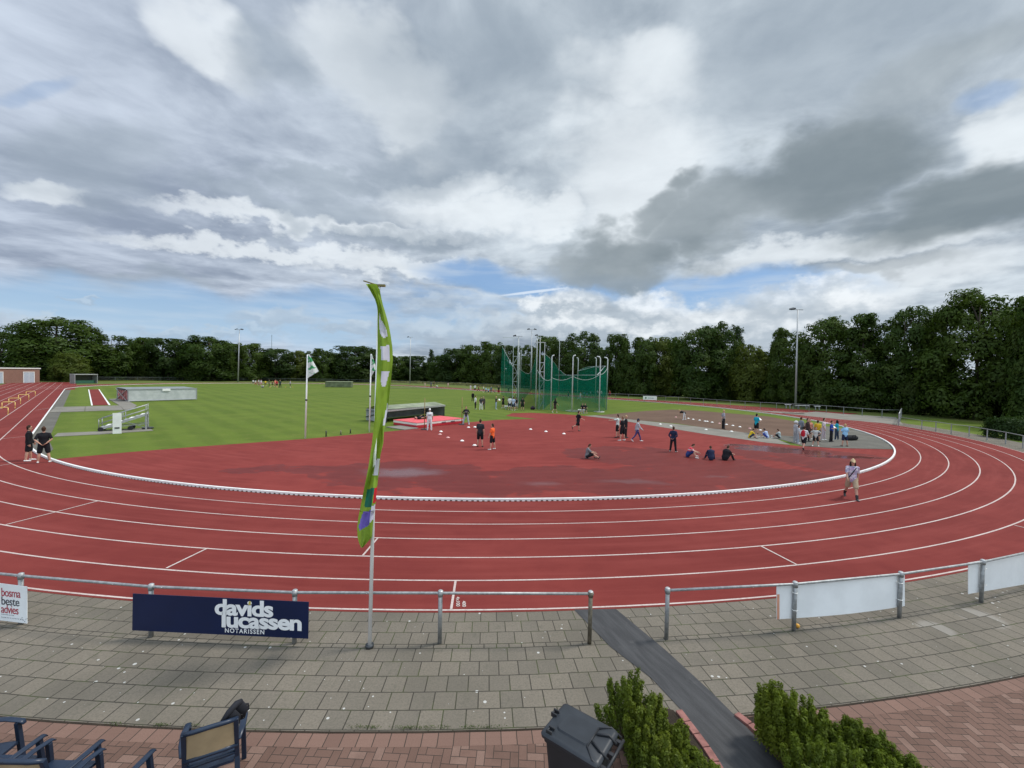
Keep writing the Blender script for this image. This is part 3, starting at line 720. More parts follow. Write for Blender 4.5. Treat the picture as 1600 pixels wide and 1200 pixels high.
# --- tall flagpole with twisted green banner
PB = at(577.5, 1011)
polem = M('flagpole_white', (.80, .80, .79), .35, 0, .04, 3)
GREENF = M('lime_green_cloth', (.22, .35, .03), .75, 0, .12, 5); WHITEF = M('lilac_white_cloth', (.66, .66, .78), .75, 0, .04, 5)
PURP = M('violet_cloth', (.16, .12, .50), .75); DKGR = M('dark_green_cloth', (.01, .14, .085), .75); REDF = M('red_cloth', (.60, .02, .03), .75)
def translucent(m, k=.35):
    nt = m.node_tree; g = G(nt); out = [n for n in nt.nodes if n.type == 'OUTPUT_MATERIAL'][0]; pr = [n for n in nt.nodes if n.type == 'BSDF_PRINCIPLED'][0]
    tr = g.n('ShaderNodeBsdfTranslucent'); g.link(pr.inputs['Base Color'].links[0].from_socket, tr.inputs['Color'])
    mx = g.n('ShaderNodeMixShader'); mx.inputs[0].default_value = k; g.link(pr.outputs[0], mx.inputs[1]); g.link(tr.outputs[0], mx.inputs[2]); g.link(mx.outputs[0], out.inputs[0])
for m_ in (GREENF, WHITEF, PURP, DKGR, REDF): translucent(m_)
def big_flag():
    t = thing('flagpole', 'tall white flagpole with a long twisted lime green banner standing before the track', 'flagpole', PB)
    ztop = hz(PB.x, PB.y, 447); tp = at_depth(592.5, 449, PB.y)
    lean = Vector((tp.x - PB.x, 0, 0))
    MB().tube([(0, 0, 0), (lean.x * .5, 0, ztop * .5), (lean.x, 0, ztop)], [.034, .027, .021], 14).build('pole', polem, t, True)
    MB().tube([(0, 0, 0), (0, 0, .05)], .07, 16).build('base_socket', DARKST, t, True)
    b = MB(); bz = ztop + .01
    b.box((lean.x + .02, 0, bz), (.16, .06, .035), .0)
    b.tube([(lean.x - .26, -.02, bz + .07), (lean.x - .02, 0, bz + .005)], .011, 8)
    b.build('banner_arm', M('arm_wood_brown', (.20, .16, .06), .6), t)
    rows = [(36, 84, 128), (60, 100, 142), (100, 122, 150), (125, 130, 156), (150, 134, 164), (200, 133, 178), (250, 133, 188), (300, 133, 195), (350, 132, 197), (400, 130, 193), (450, 128, 188), (500, 125, 182), (550, 122, 177), (600, 120, 168), (650, 115, 160), (700, 110, 157), (750, 102, 145), (800, 95, 141), (850, 85, 135), (900, 75, 130), (950, 65, 125), (1000, 55, 118), (1050, 48, 113), (1092, 50, 110), (1118, 57, 86), (1135, 64, 72)]
    def edge(y):
        for i in range(len(rows) - 1):
            if y <= rows[i + 1][0]:
                f = (y - rows[i][0]) / (rows[i + 1][0] - rows[i][0]); return rows[i][1] + f * (rows[i + 1][1] - rows[i][1]), rows[i][2] + f * (rows[i + 1][2] - rows[i][2])
        return rows[-1][1:]
    def inpoly(x, y, P):
        c = False; n = len(P)
        for i in range(n):
            x1, y1 = P[i]; x2, y2 = P[(i + 1) % n]
            if (y1 > y) != (y2 > y) and x < (x2 - x1) * (y - y1) / (y2 - y1) + x1: c = not c
        return c
    shapes = [(1, [(140, 152), (148, 185), (160, 205), (172, 232), (174, 252), (165, 262), (153, 258), (145, 245), (139, 215)]), (1, [(146, 294), (182, 293), (185, 358), (150, 355)]), (1, [(150, 401), (183, 398), (166, 466), (147, 460)]), (1, [(176, 528), (174, 580), (163, 628), (154, 624)]), (1, [(127, 768), (143, 766), (133, 836), (114, 832)]), (2, [(90, 892), (120, 886), (108, 968), (78, 970)]), (4, [(121, 886), (136, 880), (130, 944), (113, 950)]), (1, [(107, 962), (126, 956), (117, 1015), (98, 1036)]), (3, [(72, 988), (106, 980), (98, 1042), (58, 1064), (55, 1045)])]
    b = MB(); NR, NC = 190, 20; vs = []
    for i in range(NR + 1):
        y = 36 + (1134.9 - 36) * i / NR; l, r = edge(y)
        for j in range(NC + 1):
            f = j / NC; x = l + (r - l) * f
            # the cloth runs away behind the pole; folds roll along it
            dep = PB.y - .05 + .42 * math.sin(y / 300) * f + .10 * math.sin(f * 5 + y / 130) + .03 * math.sin(f * 11 - y / 60)
            dep -= .12 if y < 985 else -.10
            vs.append(at_depth(540 + x / 2.667, 430 + y / 2.667, dep) - PB)
    fs = []; mi = []
    for i in range(NR):
        for j in range(NC):
            fs.append((i * (NC + 1) + j, i * (NC + 1) + j + 1, (i + 1) * (NC + 1) + j + 1, (i + 1) * (NC + 1) + j))
            y = 36 + (1134.9 - 36) * (i + .5) / NR; l, r = edge(y); x = l + (r - l) * (j + .5) / NC
            k = 0
            for mk, P in shapes:
                if inpoly(x, y, P): k = mk
            mi.append(k)
    b.v = [tuple(v) for v in vs]; b.f = fs; b.mi = mi
    b.build('banner', [GREENF, WHITEF, DKGR, PURP, REDF], t, True)
big_flag()
def small_flag(label, base, top, shape, shade):
    B = at(*base); t = thing('flagpole', label, 'flagpole', B, 0, 'small white flagpoles on the infield')
    zt = hz(B.x, B.y, top[1]); T = at_depth(top[0], top[1], B.y) - B
    MB().tube([(0, 0, 0), T], [.06, .042], 12).build('pole', polem, t, True)
    mz = T * .46; MB().tube([mz - Vector((0, 0, .06)), mz + Vector((0, 0, .06))], .07, 12).build('pole_joint', DARKST, t, True)
    b = MB(); n = 16; vs = []; fs = []
    # a limp flag: hoist edge on the pole, fly edge hangs
    for i in range(n + 1):
        v = i / n
        for j in range(n + 1):
            u = j / n
            hx, hy = shape[0][0] + (shape[3][0] - shape[0][0]) * v, shape[0][1] + (shape[3][1] - shape[0][1]) * v
            fx, fy = shape[1][0] + (shape[2][0] - shape[1][0]) * v, shape[1][1] + (shape[2][1] - shape[1][1]) * v
            dep = B.y + .18 * math.sin(u * 6 + v * 2) * u
            vs.append(at_depth(hx + (fx - hx) * u, hy + (fy - hy) * u, dep) - B)
    for i in range(n):
        for j in range(n): fs.append((i * (n + 1) + j, i * (n + 1) + j + 1, (i + 1) * (n + 1) + j + 1, (i + 1) * (n + 1) + j))
    b.add(vs, fs); b.build('flag', shade, t, True)
def flagprint():
    m, nt, out = new_mat('green_white_print'); g = G(nt); o = g.obj()
    n = g.noise(o, 1.6, 2, .4, dist=1.6); n2 = g.noise(g.vm('ADD', o, (5, 2, 1)), 1.1, 2)
    c = g.mix(g.ramp(n, .50, .55), (.70, .74, .72), (.05, .32, .12)); c = g.mix(g.m('MULTIPLY', g.ramp(n2, .60, .64), .9), c, (.72, .52, .38))
    g.link(g.princ(c, .8), out.inputs[0]); translucent(m, .3); return m
FPR = flagprint()
small_flag('white flagpole with a drooping green and white flag, standing apart in the grass', (477, 685), (480.5, 554), [(480.5, 554), (483, 553), (498, 580), (479, 592)], FPR)
small_flag('white flagpole with a green and white flag, half hidden behind the lime green banner', (577, 675), (580, 553), [(580.5, 553), (581, 553), (588, 575), (579, 590)], FPR)

# --- wheelie bin
def bin_():
    zl = 1.03
    c = [at(884, 1098, zl), at(962, 1150, zl), at(938, 1194, zl), at(843, 1148, zl)]
    ctr = sum(c, Vector()) / 4; ctr = Vector((ctr.x, ctr.y, 0))
    u = ((c[1] - c[0]) + (c[2] - c[3])).normalized(); u.z = 0; u.normalize()     # front -> handle side
    t = thing('wheelie_bin', 'dark grey plastic wheelie bin with closed lid beside the bushes', 'bin', ctr, math.atan2(u.y, u.x)); t.scale = (.84, .84, 1)
    BODY = M('bin_charcoal', (.022, .023, .026), .5, 0, .1, 5); LID = M('bin_lid_slate', (.024, .028, .034), .42, 0, .15, 4)
    b = MB(); prof = [(.24, .20, .06), (.29, .25, .55), (.335, .275, .95), (.355, .29, .96), (.355, .29, 1.0)]
    def ring(a, w, z, r=.05, n=5):
        o = []
        for sx, sy, a0 in ((1, 1, 0), (-1, 1, 90), (-1, -1, 180), (1, -1, 270)):
            for k in range(n):
                q = rad(a0 + 90 * k / (n - 1)); o.append(Vector((sx * (a - r) + r * math.cos(q), sy * (w - r) + r * math.sin(q), z)))
        return o
    def loft(b, rings):
        n = len(rings[0]); vs = [v for r_ in rings for v in r_]
        fs = [(i * n + k, i * n + (k + 1) % n, (i + 1) * n + (k + 1) % n, (i + 1) * n + k) for i in range(len(rings) - 1) for k in range(n)]
        fs += [tuple(range(n - 1, -1, -1)), tuple((len(rings) - 1) * n + k for k in range(n))]; b.add(vs, fs)
    loft(b, [ring(*p) for p in prof]); b.build('body', BODY, t, True).modifiers.new('s', 'EDGE_SPLIT')
    b = MB(); loft(b, [ring(.385, .305, 1.0), ring(.39, .31, 1.03), ring(.375, .295, 1.05), ring(.35, .27, 1.06)])
    lid = b.build('lid', LID, t, True); lid.modifiers.new('s', 'EDGE_SPLIT')
    b = MB(); loft(b, [[v + Vector((-.03, 0, 0)) for v in ring(.22, .17, 1.055)], [v + Vector((-.03, 0, 0)) for v in ring(.205, .155, 1.078)]]); b.build('raised_panel', LID, lid, True).modifiers.new('s', 'EDGE_SPLIT')
    b = MB()
    for y in (-.13, .13): b.tube([(.20, y * .5, 1.07), (.33, y, 1.075), (.43, y, 1.03)], .014, 6)
    b.tube([(.18, -.16, 1.068), (.30, -.28, 1.06), (.43, -.28, 1.01)], .010, 6); b.tube([(.18, .16, 1.068), (.30, .28, 1.06), (.43, .28, 1.01)], .010, 6); b.tube([(.18, -.16, 1.068), (.18, .16, 1.068)], .010, 6)
    b.build('lid_ribs', BODY, lid, True)
    MB().tube([(.46, -.27, 1.0), (.46, .27, 1.0)], .018, 10).build('handle', BODY, t, True)
    for y in (-.22, 0, .22): b = MB(); b.box((.40, y, .98), (.13, .05, .06)); b.build('hinge', BODY, t, bevel=.008)
    for y, x in ((-.27, -.28), (.0, -.37)):
        b = MB(); b.box((x, y, 1.065), (.08, .02, .05)); b.box((x, y + .07, 1.065), (.08, .02, .05)); b.box((x - .03, y + .035, 1.06), (.02, .07, .03)); b.build('grip', BODY, lid, bevel=.006)
    for y in (-.24, .24):
        w = MB().tube([(.24, y - .03, .10), (.24, y + .03, .10)], .10, 20).build('wheel', BLACKP, t)
bin_()

# --- plastic garden chairs
BLUE = M('blue_plastic', (.013, .024, .048), .38, 0, .12, 5); BEIGE = M('beige_backrest', (.36, .27, .16), .55, 0, .1, 5)
def chair(label, loc, rz, group='blue plastic garden chairs'):
    """front faces +Y"""
    t = thing('garden_chair', label, 'chair', loc, rz, group)
    b = MB(); n = 9
    vs = []
    for i in range(n):
        for j in range(n):
            u, v = i / (n - 1) * 2 - 1, j / (n - 1) * 2 - 1
            w = .225 + .02 * v
            vs.append((u * w, v * .225, .43 - .018 * (1 - u * u) * (1 - v * v) + .015 * v - (.03 * max(0, v - .6) ** 1)))
    o = len(vs); vs += [(x, y, z - .03) for x, y, z in vs]
    fs = []
    for i in range(n - 1):
        for j in range(n - 1):
            a = i * n + j; fs += [(a, a + n, a + n + 1, a + 1), (o + a, o + a + 1, o + a + n + 1, o + a + n)]
    for k in range(n - 1):
        for a, c in ((k, k + 1), ((n - 1) * n + k + 1, (n - 1) * n + k), ((k + 1) * n, k * n), (k * n + n - 1, (k + 1) * n + n - 1)): fs.append((a, c, o + c, o + a))
    b.add(vs, fs); b.build('seat', BLUE, t, True).modifiers.new('s', 'EDGE_SPLIT')
    for s in (-1, 1):
        f = MB(); f.bar((s * .275, .26, 0), (s * .262, .20, .64), .05, .042); f.build('leg', BLUE, t, bevel=.006)
        r = MB(); r.bar((s * .25, -.30, 0), (s * .235, -.20, .43), .05, .045); r.build('leg', BLUE, t, bevel=.006)
        p = MB(); p.bar((s * .235, -.20, .42), (s * .23, -.31, .93), .045, .04); p.build('back_post', BLUE, t, bevel=.006)
        a = MB(); a.tube([(s * .245, -.27, .66), (s * .275, -.10, .665), (s * .285, .08, .662), (s * .272, .24, .645), (s * .268, .27, .615)], [.030, .034, .036, .033, .02], 10, flat=.42, side=(1, 0, 0)); a.build('armrest', BLUE, t, True)
    b = MB(); cv = [(-.245, -.30, .915), (-.14, -.335, .935), (0, -.345, .945), (.14, -.335, .935), (.245, -.30, .915)]
    b.tube(cv, .024, 8, flat=1.0); b.build('back_rail', BLUE, t, True); b = MB(); b.tube([(x * .98, y + .055, z - .33) for x, y, z in cv], .024, 8); b.build('back_rail', BLUE, t, True); b = MB(); b.tube([(x * .98, y + .09, z - .43) for x, y, z in cv], .02, 8); b.build('back_rail', BLUE, t, True)
    b = MB(); vs = []
    for i in range(9):
        f = i / 8; x = -.22 + .44 * f; yb = -.04 * (1 - (2 * f - 1) ** 2)
        vs += [(x, -.295 + yb, .92), (x, -.245 + yb, .60), (x, -.307 + yb, .92), (x, -.257 + yb, .60)]
    fs = []
    for i in range(8):
        a = i * 4; fs += [(a, a + 1, a + 5, a + 4), (a + 2, a + 6, a + 7, a + 3)]
    b.add(vs, fs); b.build('back_panel', BEIGE, t, True)
    return t
def chair_at(label, arm_front_l, arm_front_r, rot_extra=0):
    L, Rr = at(*arm_front_l, .655), at(*arm_front_r, .655)
    m = (L + Rr) / 2; ax = (Rr - L).normalized(); rz = math.atan2(ax.y, ax.x) + rad(rot_extra)
    off = Matrix.Rotation(rz, 3, 'Z') @ Vector((0, .26, 0))
    return (m.x - off.x, m.y - off.y, 0), rz
loc, rz = chair_at('', (183, 1150), (243, 1168)); 
fr = at(163, 1153, .655); bk = at(115, 1196, .655); dirv = (fr - bk); rzc = math.atan2(dirv.y, dirv.x) - math.pi / 2
def from_front_right(px, py, rz, half=.275):
    f = at(px, py, .655); off = Matrix.Rotation(rz, 3, 'Z') @ Vector((half, .26, 0)); return (f.x - off.x, f.y - off.y, 0)
rowrz = rzc
chair('last blue garden chair of the row of three, nearest the single chair', from_front_right(242, 1168, rowrz), rowrz)
chair('middle blue garden chair in the row of three', from_front_right(162, 1153, rowrz), rowrz)
chair('first blue garden chair of the row of three, at the frame edge', from_front_right(72, 1145, rowrz), rowrz)
lf = at(24, 1166, .43); chair('blue garden chair cut off by the frame, its seat showing behind the row of three', (lf.x - .24, lf.y - .20, 0), rad(-84))
tl, tr = at(284, 1150, .925), at(371, 1123, .925); m_ = (tl + tr) / 2; ax = tr - tl; rzA = math.atan2(ax.y, ax.x)
off = Matrix.Rotation(rzA, 3, 'Z') @ Vector((0, -.32, 0)); chair('single blue garden chair with its beige backrest turned to the viewer', (m_.x - off.x, m_.y - off.y, 0), rzA)
chB = (m_.x - off.x, m_.y - off.y, 0); rzB = rzA
def backpack():
    t = thing('bag', 'black cloth bag hanging over the back of a blue garden chair', 'bag', chB, rzB)
    BC = M('black_cloth', (.012, .013, .018), .85, 0, .2, 12)
    b = MB(); b.tube([(.10, -.30, .93), (.16, -.27, .99), (.23, -.23, 1.035), (.275, -.20, 1.03)], [.02, .032, .034, .024], 10)
    b.tube([(.255, -.21, 1.03), (.265, -.19, .93), (.25, -.18, .82)], [.035, .075, .055], 12, flat=.4, side=(1, 0, 0)); b.tube([(.17, -.26, .99), (.19, -.245, .90), (.20, -.23, .80)], [.05, .08, .06], 12, flat=.4, side=(1, 0, 0)); b.build('bag_body', BC, t, True)
    MB().tube([(.28, -.19, .98), (.335, -.18, .96), (.34, -.17, .89), (.29, -.17, .86)], .009, 8).build('strap', BC, t, True)
backpack()

# ------------------------------------------------------------------ infield equipment
def local(t): o = t.location.copy(); return lambda v: Vector(v) - o
CORR = None
def corr_mat():
    m, nt, out = new_mat('corrugated_steel'); g = G(nt); o = g.obj(); x, y, z = g.xyz(o)
    q = g.m('ADD', x, y); w = g.m('SINE', g.m('MULTIPLY', q, 45)); n = g.noise(o, 1.5, 4, .6)
    c = g.mix(g.ramp(n, .3, .7), (.50, .53, .525), (.62, .64, .635))
    g.link(g.princ(c, .5, .25, .4, w, .5, .03), out.inputs[0]); return m
CORR = corr_mat()
def mat_cover():
    A, B = at(200, 628), at(307, 624.5); t = thing('mat_cover', 'long low corrugated metal cover over the jumping mats beyond the stairs', 'cover', A)
    ex = (B - A).normalized(); nr = Vector((-ex.y, ex.x, 0)); L = (B - A).length; dep = 4.6; hgt = hz(A.x, A.y, 608.5)
    rot = Matrix((ex, nr, Vector((0, 0, 1)))).transposed()
    def P(a, c, z): return rot @ Vector((a, c, z))
    b = MB(); b.add([P(0, 0, .1), P(L, 0, .1), P(L, 0, hgt), P(0, 0, hgt)], [(0, 1, 2, 3)]); b.add([P(L, 0, .1), P(L, dep, .1), P(L, dep, hgt + .1), P(L, 0, hgt)], [(0, 1, 2, 3)]); b.add([P(L, dep, .1), P(0, dep, .1), P(0, dep, hgt + .1), P(L, dep, hgt + .1)], [(0, 1, 2, 3)])
    b.build('side_sheets', CORR, t)
    b = MB(); b.add([P(-.05, -.05, hgt + .03), P(L + .05, -.05, hgt + .03), P(L + .05, dep + .05, hgt + .13), P(-.05, dep + .05, hgt + .13), P(-.05, -.05, hgt), P(L + .05, -.05, hgt), P(L + .05, dep + .05, hgt + .1), P(-.05, dep + .05, hgt + .1)], [(0, 1, 2, 3), (7, 6, 5, 4), (0, 4, 5, 1), (1, 5, 6, 2), (2, 6, 7, 3), (3, 7, 4, 0)]); b.build('roof', M('cover_roof_grey', (.22, .24, .245), .5, .2, .15, 2), t)
    fr = MB()
    for z in (.1, hgt + .02): fr.bar(P(-.03, -.04, z), P(L + .03, -.04, z), .08, .08)
    for a in (0, L): fr.bar(P(a, -.04, .05), P(a, -.04, hgt), .08, .08)
    fr.build('frame', GALVL, t)
    br = MB(); br.bar(P(-.1, .1, .1), P(-.1, dep, hgt), .06, .06); br.bar(P(-.1, dep, .1), P(-.1, .1, hgt), .06, .06); br.build('brace', GALVL, t)
    MB().box(P(L * .53, -.1, hgt - .12), (.9, .05, .32), math.atan2(ex.y, ex.x)).build('white_plate', WHITE, t)
    b = MB()
    for k in range(5): b.box(P(.15, dep * (.15 + .17 * k), hgt * .5), (.3, .5, hgt * .75), math.atan2(ex.y, ex.x))
    b.build('mat_edge', M('faded_pink_mat', (.35, .13, .12), .8, 0, .4, 3), t)
mat_cover()
def slab(label, poly, z=.05, name='concrete_slab'):
    P = pts(poly); t = thing(name, label, 'slab', P[0]); b = MB(); b.prism([(p - P[0]).xy for p in P][::-1] if False else [(p - P[0]).xy for p in P], .0, z)
    o = b.build('slab_body', CONC, t); bm = bmesh.new(); bm.from_mesh(o.data); bmesh.ops.recalc_face_normals(bm, faces=bm.faces); bm.to_mesh(o.data); bm.free(); return t
slab('pale concrete crossing between the kerb and the jump runway', [(76, 645), (88, 636.5), (133, 635.5), (132, 643)])
slab('buff concrete slab at the end of the jump runway', [(133, 643), (133.5, 635.5), (187, 634), (193, 641)])
slab('pale boarded platform beside the metal cover', [(170, 624), (192, 622.5), (214, 634), (205, 641), (194, 641), (187, 634)])
slab('narrow concrete strip under the metal stairs', [(84, 682.5), (90, 677), (150, 674.5), (232, 668.5), (240, 673), (155, 679)], .02)
def runway():
    P = pts([(144.5, 633.6), (170, 633), (154, 608.4), (139, 608.8)]); t = thing('jump_runway', 'short red jump runway with white borders on the grass', 'runway', P[0])
    b = MB(); b.prism([(p - P[0]).xy for p in P], .0, .03); b.build('running_surface', TRACK, t)
    for q in (((142.5, 633.7), (145, 633.6), (139.3, 608.8), (137.8, 608.8)), ((169.5, 633), (172.5, 632.9), (155.2, 608.4), (153.8, 608.4))):
        k = MB(); k.prism([(p - P[0]).xy for p in pts(q)], 0, .036); k.build('white_border', WHITE, t)
runway()
def stairs():
    A, B = at(160, 673), at(231, 670); t = thing('metal_stairs', 'mobile grey metal judges stairs with handrails and a white board on the grass', 'stairs', A)
    ex = (B - A).normalized(); nr = Vector((ex.y, -ex.x, 0)); L = (B - A).length; Hh = hz(B.x, B.y, 637)
    def P(a, c, z): return ex * a + nr * c + Vector((0, 0, z))
    W = .55; base = .2; top = Hh - .45
    b = MB()
    for c in (-W, W): b.bar(P(.0, c, base), P(L, c, top), .06, .16)
    b.build('stringer', GALVL, t)
    for i in range(8):
        f = (i + .3) / 8; MB().box(P(L * f, 0, base + (top - base) * f + .05), (.32, 2 * W, .04), math.atan2(ex.y, ex.x)).build('tread', WHITE if i % 2 else GALVL, t)
    for c in (-W, W):
        b = MB(); b.tube([P(-.1, c, base + .7), P(L, c, Hh + .25)], .03, 8); b.tube([P(-.1, c, base + .35), P(L, c, Hh - .1)], .02, 8)
        for f in (0, .5, 1): b.tube([P(-.1 + L * f * 1.02, c, base + (top - base) * f), P(-.1 + L * f * 1.02, c, base + .7 + (Hh - base - .45) * f)], .025, 8)
        b.build('handrail', GALV, t, True)
    for c in (-W, W): MB().bar(P(L - .05, c, 0), P(L - .05, c, top + .1), .08, .08).build('leg', GALVL, t)
    b = MB(); b.bar(P(.1, -W, .25), P(L, -W, .45), .05); b.bar(P(.1, W, .25), P(L, W, .45), .05); b.bar(P(L, -W, .45), P(L, W, .45), .05); b.bar(P(L - .05, W, .15), P(L * .55, W, top * .55), .035); b.build('brace', GALV, t)
    for a, c in ((.0, -W), (.0, W), (1.6, -W), (1.6, W)):
        MB().tube([P(a, c - .05, .16), P(a, c + .05, .16)], .16, 16).build('wheel', BLACKP, t)
    for a in (L,): MB().tube([P(a, 0, .05), P(a, 0, .12)], .35, 16).build('foot_plate', DARKST, t)
    cb = at(183, 677.5) - A; MB().box(cb + Vector((0, 0, .72)), (.46, .05, 1.44), math.atan2(ex.y, ex.x)).build('notice_board', WHITE, t)
    MB().box(cb + nr * .03 + Vector((0, 0, .4)), (.26, .02, .10), math.atan2(ex.y, ex.x)).build('board_slot', DARKST, t)
stairs()
def hurdle(label, px, py, s=1.0):
    t = thing('hurdle', label, 'hurdle', at(px, py), math.atan2(N.y, N.x), 'yellow training hurdles on the home straight')
    Y = M('hurdle_yellow', (.70, .50, .16), .45); w = .45
    MB().tube([(-w, 0, .62), (-w + .08, 0, .68), (w - .08, 0, .68), (w, 0, .62)], .035, 8).build('top_bar', Y, t, True)
    for c in (-w, w): MB().tube([(c, 0, .62), (c, 0, .03)], .032, 8).build('leg', Y, t, True); MB().tube([(c, -.2, .03), (c, .22, .03)], .03, 8).build('foot', Y, t, True)
for l, px, py in (('yellow hurdle nearest the viewer, cut off by the frame', 1, 648), ('yellow hurdle second from the frame edge, overlapping the next one', 13.5, 638), ('middle yellow hurdle of five on the home straight', 23, 631), ('yellow hurdle second from the far end of its row', 37, 624.5), ('farthest and smallest yellow hurdle on the home straight', 48, 618.5)): hurdle(l, px, py)
def dugout():
    A, B = at(117, 599.5), at(152, 599); t = thing('dugout', 'small glazed team dugout with a pale frame at the end of the straight', 'shelter', A)
    ex = (B - A).normalized(); nr = Vector((-ex.y, ex.x, 0)); L = (B - A).length; h = 2.3
    P = lambda a, c, z: ex * a + nr * c + Vector((0, 0, z))
    fr = MB()
    for a in (0, L):
        for c in (0, 1.5): fr.bar(P(a, c, 0), P(a, c, h), .12)
    for c in (0, 1.5): fr.bar(P(0, c, h), P(L, c, h), .14)
    fr.build('frame', GALVL, t)
    b = MB(); b.box(P(L / 2, .75, h + .08), (L + .2, 1.7, .08), math.atan2(ex.y, ex.x)); b.build('roof', M('dugout_roof', (.5, .52, .5), .5), t)
    b = MB(); b.box(P(L / 2, 1.5, h * .62), (L, .04, h * .7), math.atan2(ex.y, ex.x)); b.build('back_glazing', M('smoked_glazing', (.05, .055, .05), .15), t)
    b = MB(); b.box(P(L / 2, .9, .4), (L - .3, .7, .75), math.atan2(ex.y, ex.x)); b.build('seat', M('dugout_green', (.03, .11, .07), .6), t)
    for a in (0.02, L - .02): k = MB(); k.box(P(a, .75, h * .5), (.04, 1.4, h), math.atan2(ex.y, ex.x)); k.build('side_panel', M('side_glaze', (.2, .22, .21), .25), t)
dugout()
def brick_mat():
    m, nt, out = new_mat('red_brown_brickwork'); g = G(nt); o = g.obj(); x, y, z = g.xyz(o)
    b = g.n('ShaderNodeTexBrick'); g.put(b.inputs['Vector'], g.comb(g.m('ADD', x, y), z, 0)); b.inputs['Scale'].default_value = 1
    b.inputs['Brick Width'].default_value = .22; b.inputs['Row Height'].default_value = .065; b.inputs['Mortar Size'].default_value = .008
    b.inputs['Color1'].default_value = (.22, .105, .075, 1); b.inputs['Color2'].default_value = (.28, .14, .10, 1); b.inputs['Mortar'].default_value = (.25, .2, .17, 1)
    c = g.mix(g.m('MULTIPLY', g.ramp(g.noise(o, .5, 4), .4, .7), .4), b.outputs['Color'], (.20, .11, .085))
    g.link(g.princ(c, .9, 0, .2), out.inputs[0]); return m
BRICK = brick_mat()
def building():
    B = at(62, 597.5); A = at(-60, 600.5); t = thing('brick_building', 'low flat roofed brick building with pale doors at the far end of the straight', 'building', B)
    ex = (A - B).normalized(); nr = Vector((ex.y, -ex.x, 0)); nr = nr if nr.dot(B) > 0 else -nr; L = 34.0; h = hz(B.x, B.y, 576.5); dep = 9
    P = lambda a, c, z: ex * a + nr * c + Vector((0, 0, z)); rz = math.atan2(ex.y, ex.x)
    b = MB(); b.box(P(L / 2, dep / 2, h / 2), (L, dep, h), rz); b.build('wall', BRICK, t)
    b = MB(); b.box(P(L / 2, dep / 2, h + .12), (L + .3, dep + .3, .24), rz); b.build('roof_edge', WHITE, t)
    b = MB(); b.box(P(L / 2, dep / 2, h + .26), (L - .2, dep - .2, .04), rz); b.build('roof', DARKST, t)
    def door(px0, px1, ytop):
        def along(px):
            lo, hi = 0, L
            for _ in range(40):
                m = (lo + hi) / 2
                if project(B + P(m, 0, 0))[0] > px: lo = m
                else: hi = m
            return lo
        a0, a1 = along(px1), along(px0); zz = 2.7
        d = MB(); d.box(P((a0 + a1) / 2, -.04, zz / 2), (a1 - a0, .1, zz), rz); dd = d.build('door', M('pale_blue_grey_door', (.40, .46, .52), .5), t)
        f = MB()
        for a in (a0, a1, (a0 + a1) / 2): f.box(P(a, -.08, zz / 2), (.14 if a != (a0 + a1) / 2 else .05, .1, zz), rz)
        f.box(P((a0 + a1) / 2, -.082, zz), (a1 - a0 + .14, .1, .14), rz); f.build('frame', WHITE, dd)
    door(36, 53, 582); door(-22, 4, 582)
building()
def green_mat():
    A, B = at(508, 605), at(549, 605.5); t = thing('covered_mat', 'low block of landing mats under a faded green cover near the far bend', 'mat', A)
    ex = (B - A).normalized(); nr = Vector((-ex.y, ex.x, 0)); L = (B - A).length; h = hz(A.x, A.y, 596.5)
    b = MB(); b.box(ex * (L / 2) + nr * 2.2 + Vector((0, 0, h / 2)), (L, 4.4, h), math.atan2(ex.y, ex.x)); b.build('mat_block', M('faded_green_tarp', (.13, .155, .085), .8, 0, .25, 1.2), t, bevel=.12)
    b = MB(); b.box(ex * (L / 2) + nr * 2.2 + Vector((0, 0, h + .05)), (L + .1, 4.5, .09), math.atan2(ex.y, ex.x)); b.build('top_cover', M('pale_green_tarp', (.22, .25, .14), .8, 0, .2, 1.2), t, bevel=.03)
green_mat()
